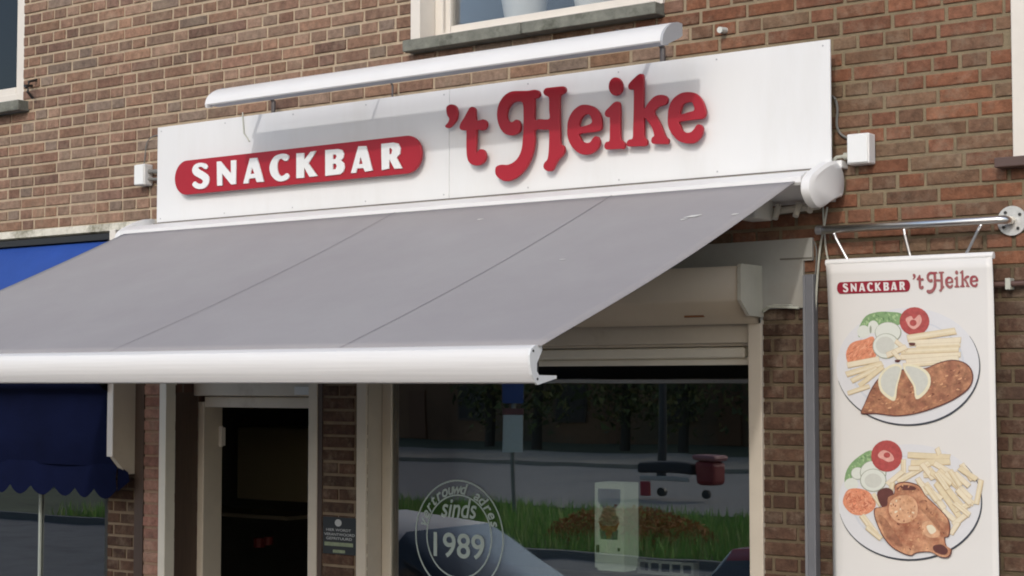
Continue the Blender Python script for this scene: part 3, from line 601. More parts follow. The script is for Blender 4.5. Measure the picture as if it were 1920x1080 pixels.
# canvas with a slight sag
nu, nv_ = 60, 24; vs = []; fs = []
def canv(s, t, lift=0.):
    xr = AR-.012+(-.05)*t; xl = AL+.05-(.06)*t; x = xl+(xr-xl)*s
    y = -.297-(PF-.012-.297)*t
    z = 3.268+(2.6135-3.268)*t-.020*math.sin(PI*t)+.004*noise.noise(Vector((x*2.2, t*2.5, 3)))*math.sin(PI*t)
    # fabric curls slightly at its free edges
    return (x, y-lift*.35, z+lift)
for i in range(nu+1):
    for j in range(nv_+1): vs.append(canv(i/nu, j/nv_))
for i in range(nu):
    for j in range(nv_): fs.append((i*(nv_+1)+j, (i+1)*(nv_+1)+j, (i+1)*(nv_+1)+j+1, i*(nv_+1)+j+1))
o = B().add(vs, fs).build('canopy', CANV, aw, smooth=True, fix=False)
md = o.modifiers.new('thickness', 'SOLIDIFY'); md.thickness = .0015; md.offset = -1
def strip_on(s, wd, lift=.0035):
    v = []; k = 40
    for j in range(k+1):
        v += [canv(s-wd, j/k, lift), canv(s+wd, j/k, lift)]
    return v, [(2*j, 2*j+1, 2*j+3, 2*j+2) for j in range(k)]
xs_ = lambda x: (x-(AL+.02))/((AR-.035)-(AL+.02))
for xq, ww in ((-3.86, .0011), (-5.03, .0011)): B().add(*strip_on(xs_(xq), ww*1.5/3.8)).build('seam', SEAM, aw, fix=False)
DROPS = ((.936, .209, .028, .3), (.931, .228, .013, .3), (.643, .119, .012, .1), (.857, .461, .010, .1), (.984, .214, .012, .2))
for s, t, r_, a in DROPS:
    v_ = []
    for q in [2*PI*i/10 for i in range(10)]:
        k = .6+.5*random.random(); c0 = canv(s+r_*1.6*math.cos(q)*k/3.85, t+r_*.5*math.sin(q)*k/1.6-r_*a*math.cos(q)/1.6, .004); v_.append(c0)
    B().add(v_, [tuple(range(10))]).build('bird_dropping', DIRT, aw, fix=False)
# front bar
bar = [(-PF+.035, 2.618), (-PF+.0, 2.616), (-PF-.022, 2.604), (-PF-.030, 2.585), (-PF-.028, 2.555), (-PF-.018, 2.525), (-PF-.0, 2.502), (-PF+.012, 2.498), (-PF+.105, 2.517), (-PF+.105, 2.521), (-PF+.02, 2.524), (-PF+.008, 2.535), (-PF+.008, 2.56), (-PF+.035, 2.60)]
B().prof_x(bar, -7.0, -3.075).build('front_bar', mat('extruded_aluminium', (.75, .75, .745, 1), .38, nz=.05, nscale=6, stretch=(.25, 14, 14), bump=.0010, bscale=7), aw, auto=28)
bc_ = [(y, z) for y, z in bar]; bc_[7] = (-PF+.012, 2.494); bc_[8] = (-PF+.112, 2.514); bc_[9] = (-PF+.112, 2.523)
B().prof_x(bc_, -3.0745, -3.066).build('bar_end_cap', LETW, aw)
B().box(-6.98, -3.09, -PF+.036, -PF+.05, 2.526, 2.622).build('rear_shade_strip', BLACK, aw)  # black strip stands in for shade in the bar's hollow back
B().tube([(-3.066, -PF-.012, 2.598), (-3.0645, -PF-.012, 2.598)], .004).build('screw', BLACK, aw)
B().tube([(-3.066, -PF+.01, 2.512), (-3.0645, -PF+.01, 2.512)], .004).build('screw', BLACK, aw)
for s in (1, -1):
    xb_ = (AR-.25) if s > 0 else (AL+.25); xe = xb_-s*.95
    B().tube([(xb_, -.24, 3.19), (xe, -.95, 2.86)], .022, 8).tube([(xe, -.95, 2.86), (xb_-s*.12, -PF+.06, 2.545)], .018, 8).box(xb_-.05, xb_+.05, -.27, -.12, 3.14, 3.23, bev=.01).build('folding_arm', mat('arm_cream', (.5, .49, .45, 1), .5), aw)
hb = B()
for xx, zz in ((-3.08, 3.17), (-3.17, 3.165), (-3.02, 3.185)): hb.tube([(xx, -.12, 3.20), (xx, -.15, zz-.02)], .012, 8)
hb.tube([(-3.3, -.1, 3.175), (-3.0, -.1, 3.19)], .014, 8).build('mounting_bolts', mat('bolt_cream', (.45, .43, .38, 1), .5), aw)

# ------------------------------------------------------------ junction boxes, cables, pipes
jr = thing('junction_box', (-2.84, 0, 3.4), 'white weatherproof junction box on brick right of the sign', 'junction box', 'junction boxes beside the sign')
B().box(-2.902, -2.808, -.062, -.002, 3.347, 3.466, bev=.006).build('box', WHITE, jr)
B().box(-2.897, -2.813, -.068, -.0622, 3.352, 3.461, bev=.003).build('lid', LETW, jr)
B().tube([(-2.903, -.035, 3.385), (-2.925, -.035, 3.385)], .014).tube([(-2.925, -.035, 3.385), (-2.955, -.04, 3.383), (-2.985, -.05, 3.36), (-2.995, -.06, 3.335)], .007).build('conduit', CABLEW, jr)
B().box(-2.985, -2.925, -.06, -.003, 3.338, 3.368, bev=.003).build('bracket', LETW, jr)
jl = thing('junction_box', (-7.0, 0, 3.6), 'white junction box on brick left of the sign', 'junction box', 'junction boxes beside the sign')
B().box(-7.045, -6.965, -.062, -.002, 3.552, 3.665, bev=.006).build('box', WHITE, jl)
B().box(-7.041, -6.969, -.068, -.0622, 3.556, 3.661, bev=.003).build('lid', LETW, jl)
B().tube([(-6.965, -.03, 3.625), (-6.90, -.03, 3.622), (-6.83, -.03, 3.625)], .012).tube([(-6.965, -.03, 3.585), (-6.90, -.03, 3.58), (-6.83, -.03, 3.585)], .009).build('gland', CABLE, jl)
def cable(pts, r, m, label, Y=-.012):
    p3 = [(*at(u, v, Y)[:1], Y, at(u, v, Y)[1]) for u, v in pts]
    o = B().tube(smooth_loop(p3, 4, False), r, 6).build('cable', m); return tag(o, label, 'cable')
cable([(1556,178),(1566,186),(1570,205),(1569,235),(1577,252),(1596,262)], .005, CABLE, 'grey cable looping from the sign edge into the right junction box')
cable([(296,253),(283,258),(275,270),(271,300),(270,312)], .003, CABLE, 'thin dark cable from the sign edge down to the left junction box')
cable([(1551,388),(1546,420),(1537,470),(1530,560),(1526,640)], .0045, CABLEW, 'pale cable hanging from the awning end down past the pipe', -.02)
cable([(1543,388),(1545,425),(1549,470),(1556,500)], .004, CABLEW, 'pale cable running from the awning end towards the banner', -.02)
cable([(1526,452),(1531,470),(1529,510),(1524,530)], .003, CABLE, 'dark cable curling beside the right end of the fascia board', -.02)
px0, px1 = -3.100, -3.060
pp = B().box(px0, px1, -.045, -.003, 0, 2.928, bev=.004).build('drain_pipe', PVC); tag(pp, 'grey vertical conduit casing running down left of the food banner', 'pipe')
B().box(px0-.003, px0+.008, -.05, -.04, 0, 2.925).build('cover_edge', mat('grey_edge', (.19, .195, .21, 1), .4), pp)
zc_ = at(1890, 533, -.03)[1]
hp = B().tube([(-2.36, -.03, zc_), (-2.0, -.03, zc_+.004), (-1.2, -.03, zc_+.004)], .011).build('gas_pipe', RUSTP); tag(hp, 'thin brown horizontal pipe on brick right of the banner', 'pipe')
B().box(-2.285, -2.265, -.046, -.003, zc_-.02, zc_+.022, bev=.002).build('pipe_clip', CABLEW, hp)

# ------------------------------------------------------------ food banner
YR = -.075
bn = thing('food_banner', (-2.6, YR, 2.96), 'tall white hanging banner with two printed plates of food', 'banner')
rz0 = at(1720, 421, YR)[1]; rxl, rxr = at(1533, 433, YR)[0], at(1899, 410, 0)[0]-.03
rod = thing('banner_rod', (rxr, 0, rz0), 'polished steel rod with round wall flange holding the food banner', 'rod')
B().tube([(rxl, YR, rz0), (rxr+.0, YR, rz0), (rxr+.022, YR+.008, rz0), (rxr+.03, YR+.03, rz0), (rxr+.03, -.01, rz0)], .0155, 14).build('bar', CHROME, rod, smooth=True)
B().tube([(rxl-.004, YR, rz0), (rxl+.02, YR, rz0)], .0175, 14).build('end_stop', STEEL, rod, auto=40)
B().tube([(rxr+.03, -.001, rz0), (rxr+.03, -.012, rz0)], .055, 26).build('flange', mat('flange_white', (.55, .55, .53, 1), .4, .3, nz=.2, nscale=40), rod, auto=40)
for a in (0.6, 2.2, 3.8, 5.4): B().tube([(rxr+.03+.038*math.cos(a), -.012, rz0+.038*math.sin(a)), (rxr+.03+.038*math.cos(a), -.017, rz0+.038*math.sin(a))], .006, 8).build('screw', BLACK, rod)
bl_, bt_ = at(1551, 491, YR); brr, btr = at(1862, 475, YR)
bt_ = (bt_+btr)/2; bb_ = 1.30
for k_, (xx, dx) in enumerate((((bl_+.06), .028), ((bl_+brr)/2, .012), ((brr-.075), -.03))):
    o = B().tube([(xx-dx, YR, rz0-.016), (xx-dx*.7, YR-.004, rz0-.035), (xx+dx*.6, YR, bt_+.02), (xx+dx, YR, bt_+.002)], .0055, 8).tube([(xx-dx-.001, YR, rz0-.017), (xx-dx+.001, YR, rz0-.02)], .008, 8).build('hook', STEEL, bn)
# sheet with a rolled hem round a bar, slightly bowed
nu, nv_ = 24, 40; vs = []; fs = []
def bsurf(s, t): 
    x = bl_+(brr-bl_)*s+.006*t; z = bt_-.012+(bb_-bt_)*t
    y = YR-.010*math.exp(-t*22) + (.018*(max(0, .06-s)/.06)**2)*min(1, t*4)
    return x, y, z
for i in range(nu+1):
    for j in range(nv_+1): vs.append(bsurf(i/nu, j/nv_))
for i in range(nu):
    for j in range(nv_): fs.append((i*(nv_+1)+j, (i+1)*(nv_+1)+j, (i+1)*(nv_+1)+j+1, i*(nv_+1)+j+1))
o = B().add(vs, fs).build('sheet', BANN, bn, smooth=True, fix=False); md = o.modifiers.new('t', 'SOLIDIFY'); md.thickness = .002; md.offset = -1
B().tube([(bl_-.003, YR-.0005, bt_-.006), (brr+.003, YR-.0005, bt_-.006)], .0135, 12).build('top_bar', mat('banner_hem', (.78, .78, .77, 1), .4), bn, auto=40)
# printed matter lies on the sheet
YP = YR-.0035
def pb(p, lay_=0): # print a loop on the banner surface
    return [(x, z) for x, z in p]
def bproj(x, z, lift):
    s = (x-bl_)/(brr-bl_); t = (bt_-.012-z)/(bt_-bb_); return (x, YR-.0045-.010*math.exp(-t*22)-lift*.5, z)
class Print(B):
    def poly(s, loop, layer, mi, raw=False):
        if raw: s.add([bproj(x, z, .0010+layer*.00022) for x, z in loop], [tuple(range(len(loop)))], mi); return
        loops = loop if isinstance(loop[0][0], (tuple, list)) else [loop]
        me = plate_mesh(loops, 0, 0)
        s.add([bproj(v.co.x, v.co.z, .0010+layer*.00022) for v in me.vertices], [tuple(p.vertices) for p in me.polygons], mi)
def fit(loops, src, dst):
    (a, b, c, d), (e, f, g, h) = src, dst
    return [[(e+(x-a)/(b-a)*(f-e), g+(z-c)/(d-c)*(h-g)) for x, z in lp_] for lp_ in loops]
YPx = YR
pz = lambda u, v: at(u, v, YPx)
lg_ = Print()
p_l, p_r = pz(1571, 540)[0], pz(1708, 535)[0]; p_t, p_b = pz(1640, 527)[1], pz(1640, 549)[1]
psrc = (pl_, pr_, pb_, pt_); pdst = (p_l, p_r, p_b, p_t)
lg_.poly([[q for q in fit([pill], psrc, pdst)[0]]], 0, 0)
for loops in WL: lg_.poly(fit(loops, psrc, pdst), 1, 1)
allx = [q[0] for g in GL for q in g[0]]; allz = [q[1] for g in GL for q in g[0]]
hdst = (pz(1713, 530)[0], pz(1836, 525)[0], pz(1740, 551)[1], pz(1800, 507)[1])
for g in GL: lg_.poly(fit(g, (min(allx), max(allx), min(allz), max(allz)), hdst), 0, 2)
lg_.build('printed_logo', [mat('print_red', srgb(140, 22, 44), .5), mat('print_white', (.7, .68, .67, 1), .5), mat('print_faded_red', srgb(150, 92, 92), .5, alt=srgb(150, 40, 60), altscale=20)], bn, fix=False)
# the two plates
pm = lambda n_, c, a=.15, s_=60: mat(n_, c, .5, nz=a, nscale=s_)
FM = [pm('print_plate', srgb(212, 213, 216), .02), pm('print_rim', srgb(62, 66, 74), .1), pm('print_tomato', srgb(168, 76, 74), .3, 60), pm('print_tomato_core', srgb(214, 160, 150), .15, 90),
      pm('print_green', srgb(126, 158, 112), .25, 60), pm('print_egg', srgb(212, 216, 208), .03), pm('print_egg_line', srgb(150, 156, 140), .1),
      mat('print_carrot', srgb(212, 140, 108), .5, nz=.25, nscale=90), pm('print_fry', srgb(216, 203, 172), .08, 50), pm('print_fry_edge', srgb(196, 174, 138), .1, 60), pm('print_fry_pale', srgb(222, 212, 188), .06, 40),
      mat('print_schnitzel', srgb(146, 98, 76), .5, nz=.4, nscale=55, alt=srgb(188, 138, 104), altscale=26, altlo=.42, althi=.68), pm('print_lemon', srgb(198, 200, 192), .06, 60), pm('print_lemon_peel', srgb(222, 216, 188), .05),
      mat('print_chicken', srgb(152, 94, 70), .5, nz=.3, nscale=40, alt=srgb(212, 164, 128), altscale=11, altlo=.40, althi=.66), mat('print_chicken_light', srgb(190, 142, 108), .5, nz=.2, nscale=40, alt=srgb(216, 172, 138), altscale=14, altlo=.4, althi=.6), pm('print_dark', srgb(96, 56, 52), .2, 40), pm('print_shade', srgb(200, 204, 211), .03),
      pm('print_carrot_light', srgb(224, 164, 134), .05), pm('print_carrot_dark', srgb(186, 108, 82), .05), pm('print_crust_light', srgb(184, 134, 98), .1), pm('print_crust_dark', srgb(116, 70, 54), .1), pm('print_crust_gold', srgb(206, 160, 122), .1),
      pm('print_green_dark', srgb(96, 132, 88), .1), pm('print_green_light', srgb(160, 186, 140), .1)]
def food(o_x, o_y, sc_, draw, name, label):
    P = Print(); f = lambda p: at(o_x+p[0]/sc_, o_y+p[1]/sc_, YPx); cnt = [0]
    def L_(pts, mi, smth=True):
        cnt[0] += 1; P.poly([[f(p) for p in (smooth_loop(pts, 3) if smth else pts)]], cnt[0], mi)
    rf = random.Random(len(label))
    def inside(p, q):
        c = False
        for k in range(len(q)):
            (ax, ay), (bx, by) = q[k-1], q[k]
            if (ay > p[1]) != (by > p[1]) and p[0] < (bx-ax)*(p[1]-ay)/(by-ay)+ax: c = not c
        return c
    def specks(out, n_, s0, s1, mis, ang=None, asp=1.6):
        xs__ = [p[0] for p in out]; ys__ = [p[1] for p in out]; k = 0
        while k < n_:
            x, y = rf.uniform(min(xs__), max(xs__)), rf.uniform(min(ys__), max(ys__))
            sz = rf.uniform(s0, s1); a = rf.uniform(0, PI) if ang is None else ang+rf.gauss(0, .35)
            e = [(x+sz*asp*math.cos(t)*math.cos(a)*v-sz*math.sin(t)*math.sin(a)*v, y+sz*asp*math.cos(t)*math.sin(a)*v+sz*math.sin(t)*math.cos(a)*v) for t, v in ((2*PI*m_/7, rf.uniform(.6, 1.25)) for m_ in range(7))]
            k += 1
            if not all(inside(q, out) for q in e): continue
            cnt[0] += .045; P.poly([f(p) for p in e], cnt[0], rf.choice(mis), True)
    food.specks = specks
    def fry(x1, y1, x2, y2, w_, mi=8):
        d = math.hypot(x2-x1, y2-y1); nx_, ny_ = -(y2-y1)/d*w_/2, (x2-x1)/d*w_/2
        dx_, dy_ = (x2-x1)/d, (y2-y1)/d; b1, b2 = rf.uniform(-.25, .25)*w_, rf.uniform(-.25, .25)*w_
        def q(k, o=0., sh=0.): return [(x1+nx_*(k+sh)+dx_*(o+b1), y1+ny_*(k+sh)+dy_*(o+b1)), (x1+nx_*(sh-k)+dx_*o, y1+ny_*(sh-k)+dy_*o), (x2+nx_*(sh-k)-dx_*(o+b2), y2+ny_*(sh-k)-dy_*(o+b2)), (x2+nx_*(k+sh)-dx_*o, y2+ny_*(k+sh)-dy_*o)]
        def R_(pts, m_, st_=.3): cnt[0] += st_; P.poly([f(p) for p in pts], cnt[0], m_, True)
        R_(q(1.0), 9); R_(q(.80, 2, -.1 if ny_ > 0 else .1), mi); R_(q(.28, 5, .15*rf.choice((-1, 1))), rf.choice((8, 10, 10)))
    draw(L_, fry); o = P.build(name, FM, bn, fix=False); o['label'] = label
CAR1 = [(190,500),(215,430),(260,400),(330,385),(395,365),(415,450),(410,520),(300,550),(215,570)]
CAR2 = [(165,560),(170,500),(200,455),(260,445),(330,460),(375,500),(400,560),(370,610),(300,640),(220,625)]
def draw1(L, fry):
    cx, cy, rx, ry = 657, 592, 540, 443
    L(ell(cx, cy, rx, ry, 40), 0, False)
    n = 46; a0, a1 = -.55, 2.9
    o_ = [(cx+rx*math.cos(a0+(a1-a0)*i/n), cy+ry*math.sin(a0+(a1-a0)*i/n)) for i in range(n+1)]
    i_ = [(cx-2+(rx-3-9*math.sin(PI*i/n))*math.cos(a0+(a1-a0)*i/n), cy-3+(ry-3-9*math.sin(PI*i/n))*math.sin(a0+(a1-a0)*i/n)) for i in range(n, -1, -1)]
    L(o_+i_, 1, False)
    L(ell(cx-10, cy-10, rx*.8, ry*.78, 36), 17, False); L(ell(cx-12, cy-14, rx*.77, ry*.75, 36), 0, False)
    L([(280,350),(290,290),(340,210),(430,180),(520,180),(600,190),(620,240),(580,280),(480,270),(380,330),(300,370)], 4); food.specks([(280,350),(290,290),(340,210),(430,180),(520,180),(600,190),(620,240),(580,280),(480,270),(380,330),(300,370)], 120, 3, 8, (23, 24, 24), 1.2, 2)
    L(ell(322,328,48,48), 5, False); L(ell(395,292,40,48), 5, False); L(ell(375,312,8,30), 6, False)
    L(CAR1, 7); food.specks(CAR1, 170, 2.5, 5, (7, 18, 19), -.9, 5)
    L(ell(507,335,100,80), 6, False); L(ell(505,332,94,74), 5, False); L(ell(492,436,102,96), 6, False); L(ell(490,434,95,90), 5, False); L(ell(485,430,70,66), 12, False)
    L(ell(705,250,112,106), 2, False); L([(640,230),(680,210),(700,235),(740,200),(760,240),(740,285),(700,310),(665,290),(650,265)], 3); L(ell(695,262,26,24), 2, False)
    for q in ((200,580,440,535,46),(190,650,470,565,44),(230,700,430,600,40),(290,735,470,590,38),(205,790,370,735,34),(650,378,1020,322,52),(660,415,1050,392,46),(720,440,1050,425,40),(610,478,1035,458,50),(600,520,1050,500,40),(640,555,1040,525,44),(560,395,650,470,34),(500,505,650,440,44),(540,470,600,540,36),(620,580,900,560,34)): fry(*q, 8 if q[0] % 20 else 10)
    L([(560,540),(600,538),(590,556),(565,556)], 16); L([(665,412),(710,412),(706,430),(675,430)], 16)
    L([(303,935),(330,870),(390,740),(470,650),(620,610),(790,600),(870,565),(980,538),(1075,555),(1132,605),(1147,680),(1112,760),(1000,840),(850,905),(700,948),(560,962),(420,945),(335,948)], 16)
    SCH = [(308,930),(336,870),(396,745),(474,658),(620,618),(790,607),(870,573),(980,546),(1070,562),(1124,610),(1138,680),(1104,752),(996,832),(846,897),(700,940),(560,954),(420,937),(340,938)]
    L([(308,930),(336,870),(396,745),(474,658),(620,618),(790,607),(870,573),(980,546),(1070,562),(1124,610),(1138,680),(1104,752),(996,832),(846,897),(700,940),(560,954),(420,937),(340,938)], 11)
    food.specks(SCH, 150, 3, 8, (11, 20, 21, 14, 22), -.35, 2.2)
    L([(610,585),(560,568),(490,600),(438,670),(448,765),(510,828),(562,842),(578,740),(602,650)], 13); L([(600,600),(560,586),(500,614),(456,676),(465,755),(515,805),(552,812),(566,735),(592,650)], 12)
    L([(620,588),(680,572),(765,598),(820,650),(826,725),(785,795),(718,834),(700,740),(662,675)], 13); L([(636,596),(682,588),(752,612),(800,658),(806,718),(772,775),(726,806),(714,735),(674,665)], 12)
def draw2(L, fry):
    cx, cy, rx, ry = 648, 548, 520, 422
    L(ell(cx, cy, rx, ry, 40), 0, False)
    n = 46; a0, a1 = -.7, 2.95
    o_ = [(cx+rx*math.cos(a0+(a1-a0)*i/n), cy+ry*math.sin(a0+(a1-a0)*i/n)) for i in range(n+1)]
    i_ = [(cx-2+(rx-3-9*math.sin(PI*i/n))*math.cos(a0+(a1-a0)*i/n), cy-3+(ry-3-9*math.sin(PI*i/n))*math.sin(a0+(a1-a0)*i/n)) for i in range(n, -1, -1)]
    L(o_+i_, 1, False)
    L(ell(cx-10, cy-10, rx*.8, ry*.78, 36), 17, False); L(ell(cx-12, cy-14, rx*.77, ry*.75, 36), 0, False)
    L([(172,400),(190,310),(250,235),(360,170),(400,230),(320,300),(240,350),(200,420)], 4); food.specks([(172,400),(190,310),(250,235),(360,170),(400,230),(320,300),(240,350),(200,420)], 120, 3, 8, (23, 24, 24), 1.0, 2)
    L(ell(268,338,50,46), 6, False); L(ell(267,336,45,42), 5, False); L(ell(222,415,50,44), 5, False); L(ell(380,332,96,88), 6, False); L(ell(379,330,90,82), 5, False); L(ell(380,388,96,84), 6, False); L(ell(380,386,90,78), 5, False); L(ell(380,390,62,52), 12, False)
    L(ell(478,212,113,114), 2, False); L([(415,200),(450,170),(490,180),(520,205),(530,240),(490,255),(450,235),(425,225)], 3); L(ell(480,205,24,20), 2, False)
    L(CAR2, 7); food.specks(CAR2, 200, 3, 6, (7, 18, 19), None, 3.5)
    for q in ((630,205,930,222,46),(840,150,860,205,36),(655,262,940,252,48),(600,335,600,235,36),(560,400,790,262,44),(480,420,600,320,38),(820,262,1000,370,44),(740,350,860,350,40),(855,310,1050,490,40),(900,330,1090,520,40),(1000,480,1110,560,40),(870,390,1045,610,46),(830,400,1005,650,44),(1162,385,1128,560,38),(980,600,1080,560,40),(760,410,900,600,46),(710,395,810,490,42),(880,600,1000,700,40),(960,710,1060,630,42),(940,780,1000,690,38),(505,480,525,400,36),(300,640,400,770,44),(330,720,440,810,38),(380,485,440,570,34),(640,300,720,300,36)): fry(*q, 8 if q[0] % 20 else 10)
    rq = random.Random(4)
    for _ in range(16):
        xa_, ya_ = rq.uniform(700, 1040), rq.uniform(260, 640); aa_ = rq.uniform(.6, 1.25)
        fry(xa_, ya_, xa_+150*math.cos(aa_), ya_+150*math.sin(aa_)*.9, 40, rq.choice((8, 10)))
    L([(415,470),(480,440),(530,470),(520,560),(470,600),(425,540)], 16)
    ch = [(535,480),(540,420),(590,398),(660,402),(722,430),(760,490),(800,530),(862,590),(925,660),(943,730),(930,795),(905,800),(915,860),(953,890),(932,942),(870,942),(800,907),(700,912),(660,933),(600,917),(520,872),(458,800),(418,720),(393,650),(393,590),(440,580),(480,565),(488,505)]
    L(ch, 16); c_ = (660, 680); L([(c_[0]+(x-c_[0])*.972, c_[1]+(y-c_[1])*.972) for x, y in ch], 14)
    L([(500,620),(510,540),(570,500),(650,500),(700,550),(700,640),(640,690),(560,690)], 15); food.specks([(500,620),(510,540),(570,500),(650,500),(700,550),(700,640),(640,690),(560,690)], 24, 4, 8, (22, 20, 10, 15), None, 1.6); L([(740,700),(800,680),(860,730),(860,790),(800,800),(750,770)], 15); L([(770,720),(810,710),(840,750),(800,775)], 10)
    L([(555,450),(600,420),(680,432),(690,455),(620,458)], 16); L([(720,540),(760,530),(790,600),(850,680),(880,760),(850,740),(780,650),(730,600)], 11)
    food.specks([(c_[0]+(x-c_[0])*.955, c_[1]+(y-c_[1])*.955) for x, y in ch], 130, 3, 8, (14, 20, 21, 22, 14), None, 1.8)
    L([(420,640),(470,660),(540,760),(600,860),(540,850),(470,780)], 11); L([(820,860),(880,850),(925,890),(900,925),(830,900)], 16)
food(1540, 540, 4., draw1, 'food_picture', 'printed plate with schnitzel, lemon, fries and salad')
food(1540, 800, 3.856, draw2, 'food_picture', 'printed plate with roast chicken, fries and salad')

# ------------------------------------------------------------ window lettering
YG = .1085
ccx, ccz = at(860, 1006, YG); RX, RZ = .262, .262
stk = thing('window_sticker', (ccx, YG, ccz), 'round white ring lettering on the shop window glass', 'window lettering')
SW = mat('frosted_vinyl', (.40, .47, .44, 1), .7)
sb_ = B()
for r0, r1 in ((1., .972), (.742, .716)):
    n = 64
    vs = [(ccx+RX*r*math.cos(2*PI*i/n), YG, ccz+RZ*r*math.sin(2*PI*i/n)) for r in (r0, r1) for i in range(n)]
    sb_.add(vs, [(i, (i+1) % n, n+(i+1) % n, n+i) for i in range(n)])
sb_.build('ring', SW, stk, fix=False)
ar = B()
def arc_text(s, a0, a1, r, h, flip=False):
    for i, ch in enumerate(s):
        if ch == ' ': continue
        a = math.radians(a0+(a1-a0)*i/(len(s)-1)); vs, fs = glyph(ch, .25, .02); wdt = (max(v[0] for v in vs)+min(v[0] for v in vs))/2
        t = a-PI/2 if not flip else a+PI/2
        ar.add([(ccx+RX*r*math.cos(a)+((vx-wdt)*h*math.cos(t)-(vy-.3)*h*math.sin(t)), YG, ccz+RZ*r*math.sin(a)+((vx-wdt)*h*math.sin(t)+(vy-.3)*h*math.cos(t))) for vx, vy in vs], fs)
arc_text('vertrouwd', 164, 82, .838, .072)
ar.build('curved_word', SW, stk, fix=False); ar = B()
arc_text('adres', 60, 18, .838, .072)
ar.build('curved_word', SW, stk, fix=False)
wd = B(); text_line(wd, 'sinds', ccx-.105, ccx+.105, ccz+.085, ccz+.175, YG, shear=.25, off=.012); wd.build('small_word', SW, stk, fix=False); wd = B(); text_line(wd, '1989', ccx-.15, ccx+.15, ccz-.10, ccz+.015, YG, off=.012)
wd.build('year', SW, stk, fix=False)

# ------------------------------------------------------------ things inside the window
SH_Z = 1.665
counter = B().box(-5.3, -3.45, .20, .75, SH_Z-.03, SH_Z, bev=.004).build('window_shelf', mat('counter_brown', (.12, .08, .06, 1), .5, nz=.2), bld)
ds = thing('ice_cream_cabinet', (-4.21, .31, SH_Z), 'cream ice cream cone display box standing inside the shop window', 'display box')
DSM = mat('added_glow_plastic', (.82, .86, .74, 1), .4); DSM.node_tree.nodes['Principled BSDF'].inputs['Emission Color'].default_value = (.85, .95, .78, 1); DSM.node_tree.nodes['Principled BSDF'].inputs['Emission Strength'].default_value = .16  # faint glow added to brighten the box, which is no lamp
dx0, dx1, dz0, dz1, dy = -4.292, -4.134, SH_Z+.012, 2.056, .24
DX = lambda k: dx0+(dx1-dx0)*k; DZ = lambda k: dz0+(dz1-dz0)*k
B().box(dx0, dx1, dy, dy+.12, dz0, dz1, bev=.004).box(dx0+.01, dx1-.01, dy+.01, dy+.11, SH_Z+.001, dz0).build('case', DSM, ds)
B().ngon_y([(DX(.12), DZ(.93)), (DX(.88), DZ(.93)), (DX(.88), DZ(.78)), (DX(.62), DZ(.66)), (DX(.38), DZ(.66)), (DX(.12), DZ(.78))], dy-.001).build('blue_panel', mat('pale_blue_print', (.36, .46, .62, 1), .5, nz=.1, nscale=30), ds)
B().ngon_y(ell(DX(.5), DZ(.62), .040, .045), dy-.0020).ngon_y(ell(DX(.33), DZ(.56), .026, .03), dy-.0025).ngon_y(ell(DX(.67), DZ(.56), .026, .03), dy-.0023).build('ice_cream_picture', mat('print_cream', (.66, .62, .46, 1), .5), ds)
B().ngon_y([(DX(.22), DZ(.34)), (DX(.78), DZ(.34)), (DX(.82), DZ(.46)), (DX(.18), DZ(.46))], dy-.0027).build('green_picture', mat('print_teal', (.22, .34, .30, 1), .5), ds)
B().ngon_y([(DX(.14), DZ(.55)), (DX(.3), DZ(.50)), (DX(.7), DZ(.50)), (DX(.86), DZ(.55)), (DX(.76), DZ(.45)), (DX(.62), DZ(.43)), (DX(.55), DZ(.35)), (DX(.43), DZ(.35)), (DX(.37), DZ(.43)), (DX(.22), DZ(.45))], dy-.0031).build('cone_picture', mat('print_cone', (.62, .32, .10, 1), .5), ds)
B().box(DX(.06), DX(.17), dy-.002, dy-.0005, DZ(.18), DZ(.27)).build('slot', BLACK, ds); B().box(DX(.78), DX(.86), dy-.002, dy-.0005, DZ(.21), DZ(.25)).build('slot', BLACK, ds)
wc = thing('white_basket', (-3.92, .3, SH_Z), 'white slotted plastic basket inside the shop window near the right edge', 'basket')
x_ = B(); q0, q1, qz = -4.066, -3.782, SH_Z+.002
x_.box(q0, q1, dy, dy+.05, qz, qz+.006).box(q0, q1, dy, dy+.008, qz+.006, qz+.014).box(q0, q1, dy, dy+.008, qz+.05, qz+.062)
for i in range(6): x_.box(q0+i*(q1-q0-.012)/5, q0+.012+i*(q1-q0-.012)/5, dy+.001, dy+.007, qz+.014, qz+.05)
x_.box(q0, q0+.008, dy+.008, dy+.05, qz+.006, qz+.062).box(q1-.008, q1, dy+.008, dy+.05, qz+.006, qz+.062).build('basket_body', mat('basket_plastic', (.85, .85, .82, 1), .5), wc)
ln = B().tube([(-5.325, .172, 2.287), (-5.325, .172, 2.56)], .030, 16).build('paper_roll', mat('pale_roll', (.60, .70, .76, 1), .6), auto=40)
ln.location.x = .0
tag(ln, 'pale grey cylinder hanging inside the top left of the shop window', 'roll')
# things seen through the door
cp = B().box(-9.4, -8.62, 3.0, 3.4, 1.63, 2.17, bev=.01).build('wall_cabinet', mat('olive_cabinet', (.40, .34, .21, 1), .6)); tag(cp, 'brownish wall cabinet in the dark room beyond the open door', 'cabinet')
ct = B().box(-9.9, -7.9, 2.0, 2.4, 1.60, 1.625).build('shop_counter', mat('counter_edge', (.30, .26, .19, 1), .5)); tag(ct, 'dark counter with pale edge inside the open shop door', 'counter')
rt_ = B().tube([(-7.95, 1.8, 1.44), (-7.95, 1.8, 1.50)], .04, 10).tube([(-7.87, 1.8, 1.46), (-7.87, 1.8, 1.51)], .03, 10).build('red_tub', mat('red_plastic', (.22, .03, .025, 1), .5)); tag(rt_, 'small red tub on the counter inside the open door', 'tub')

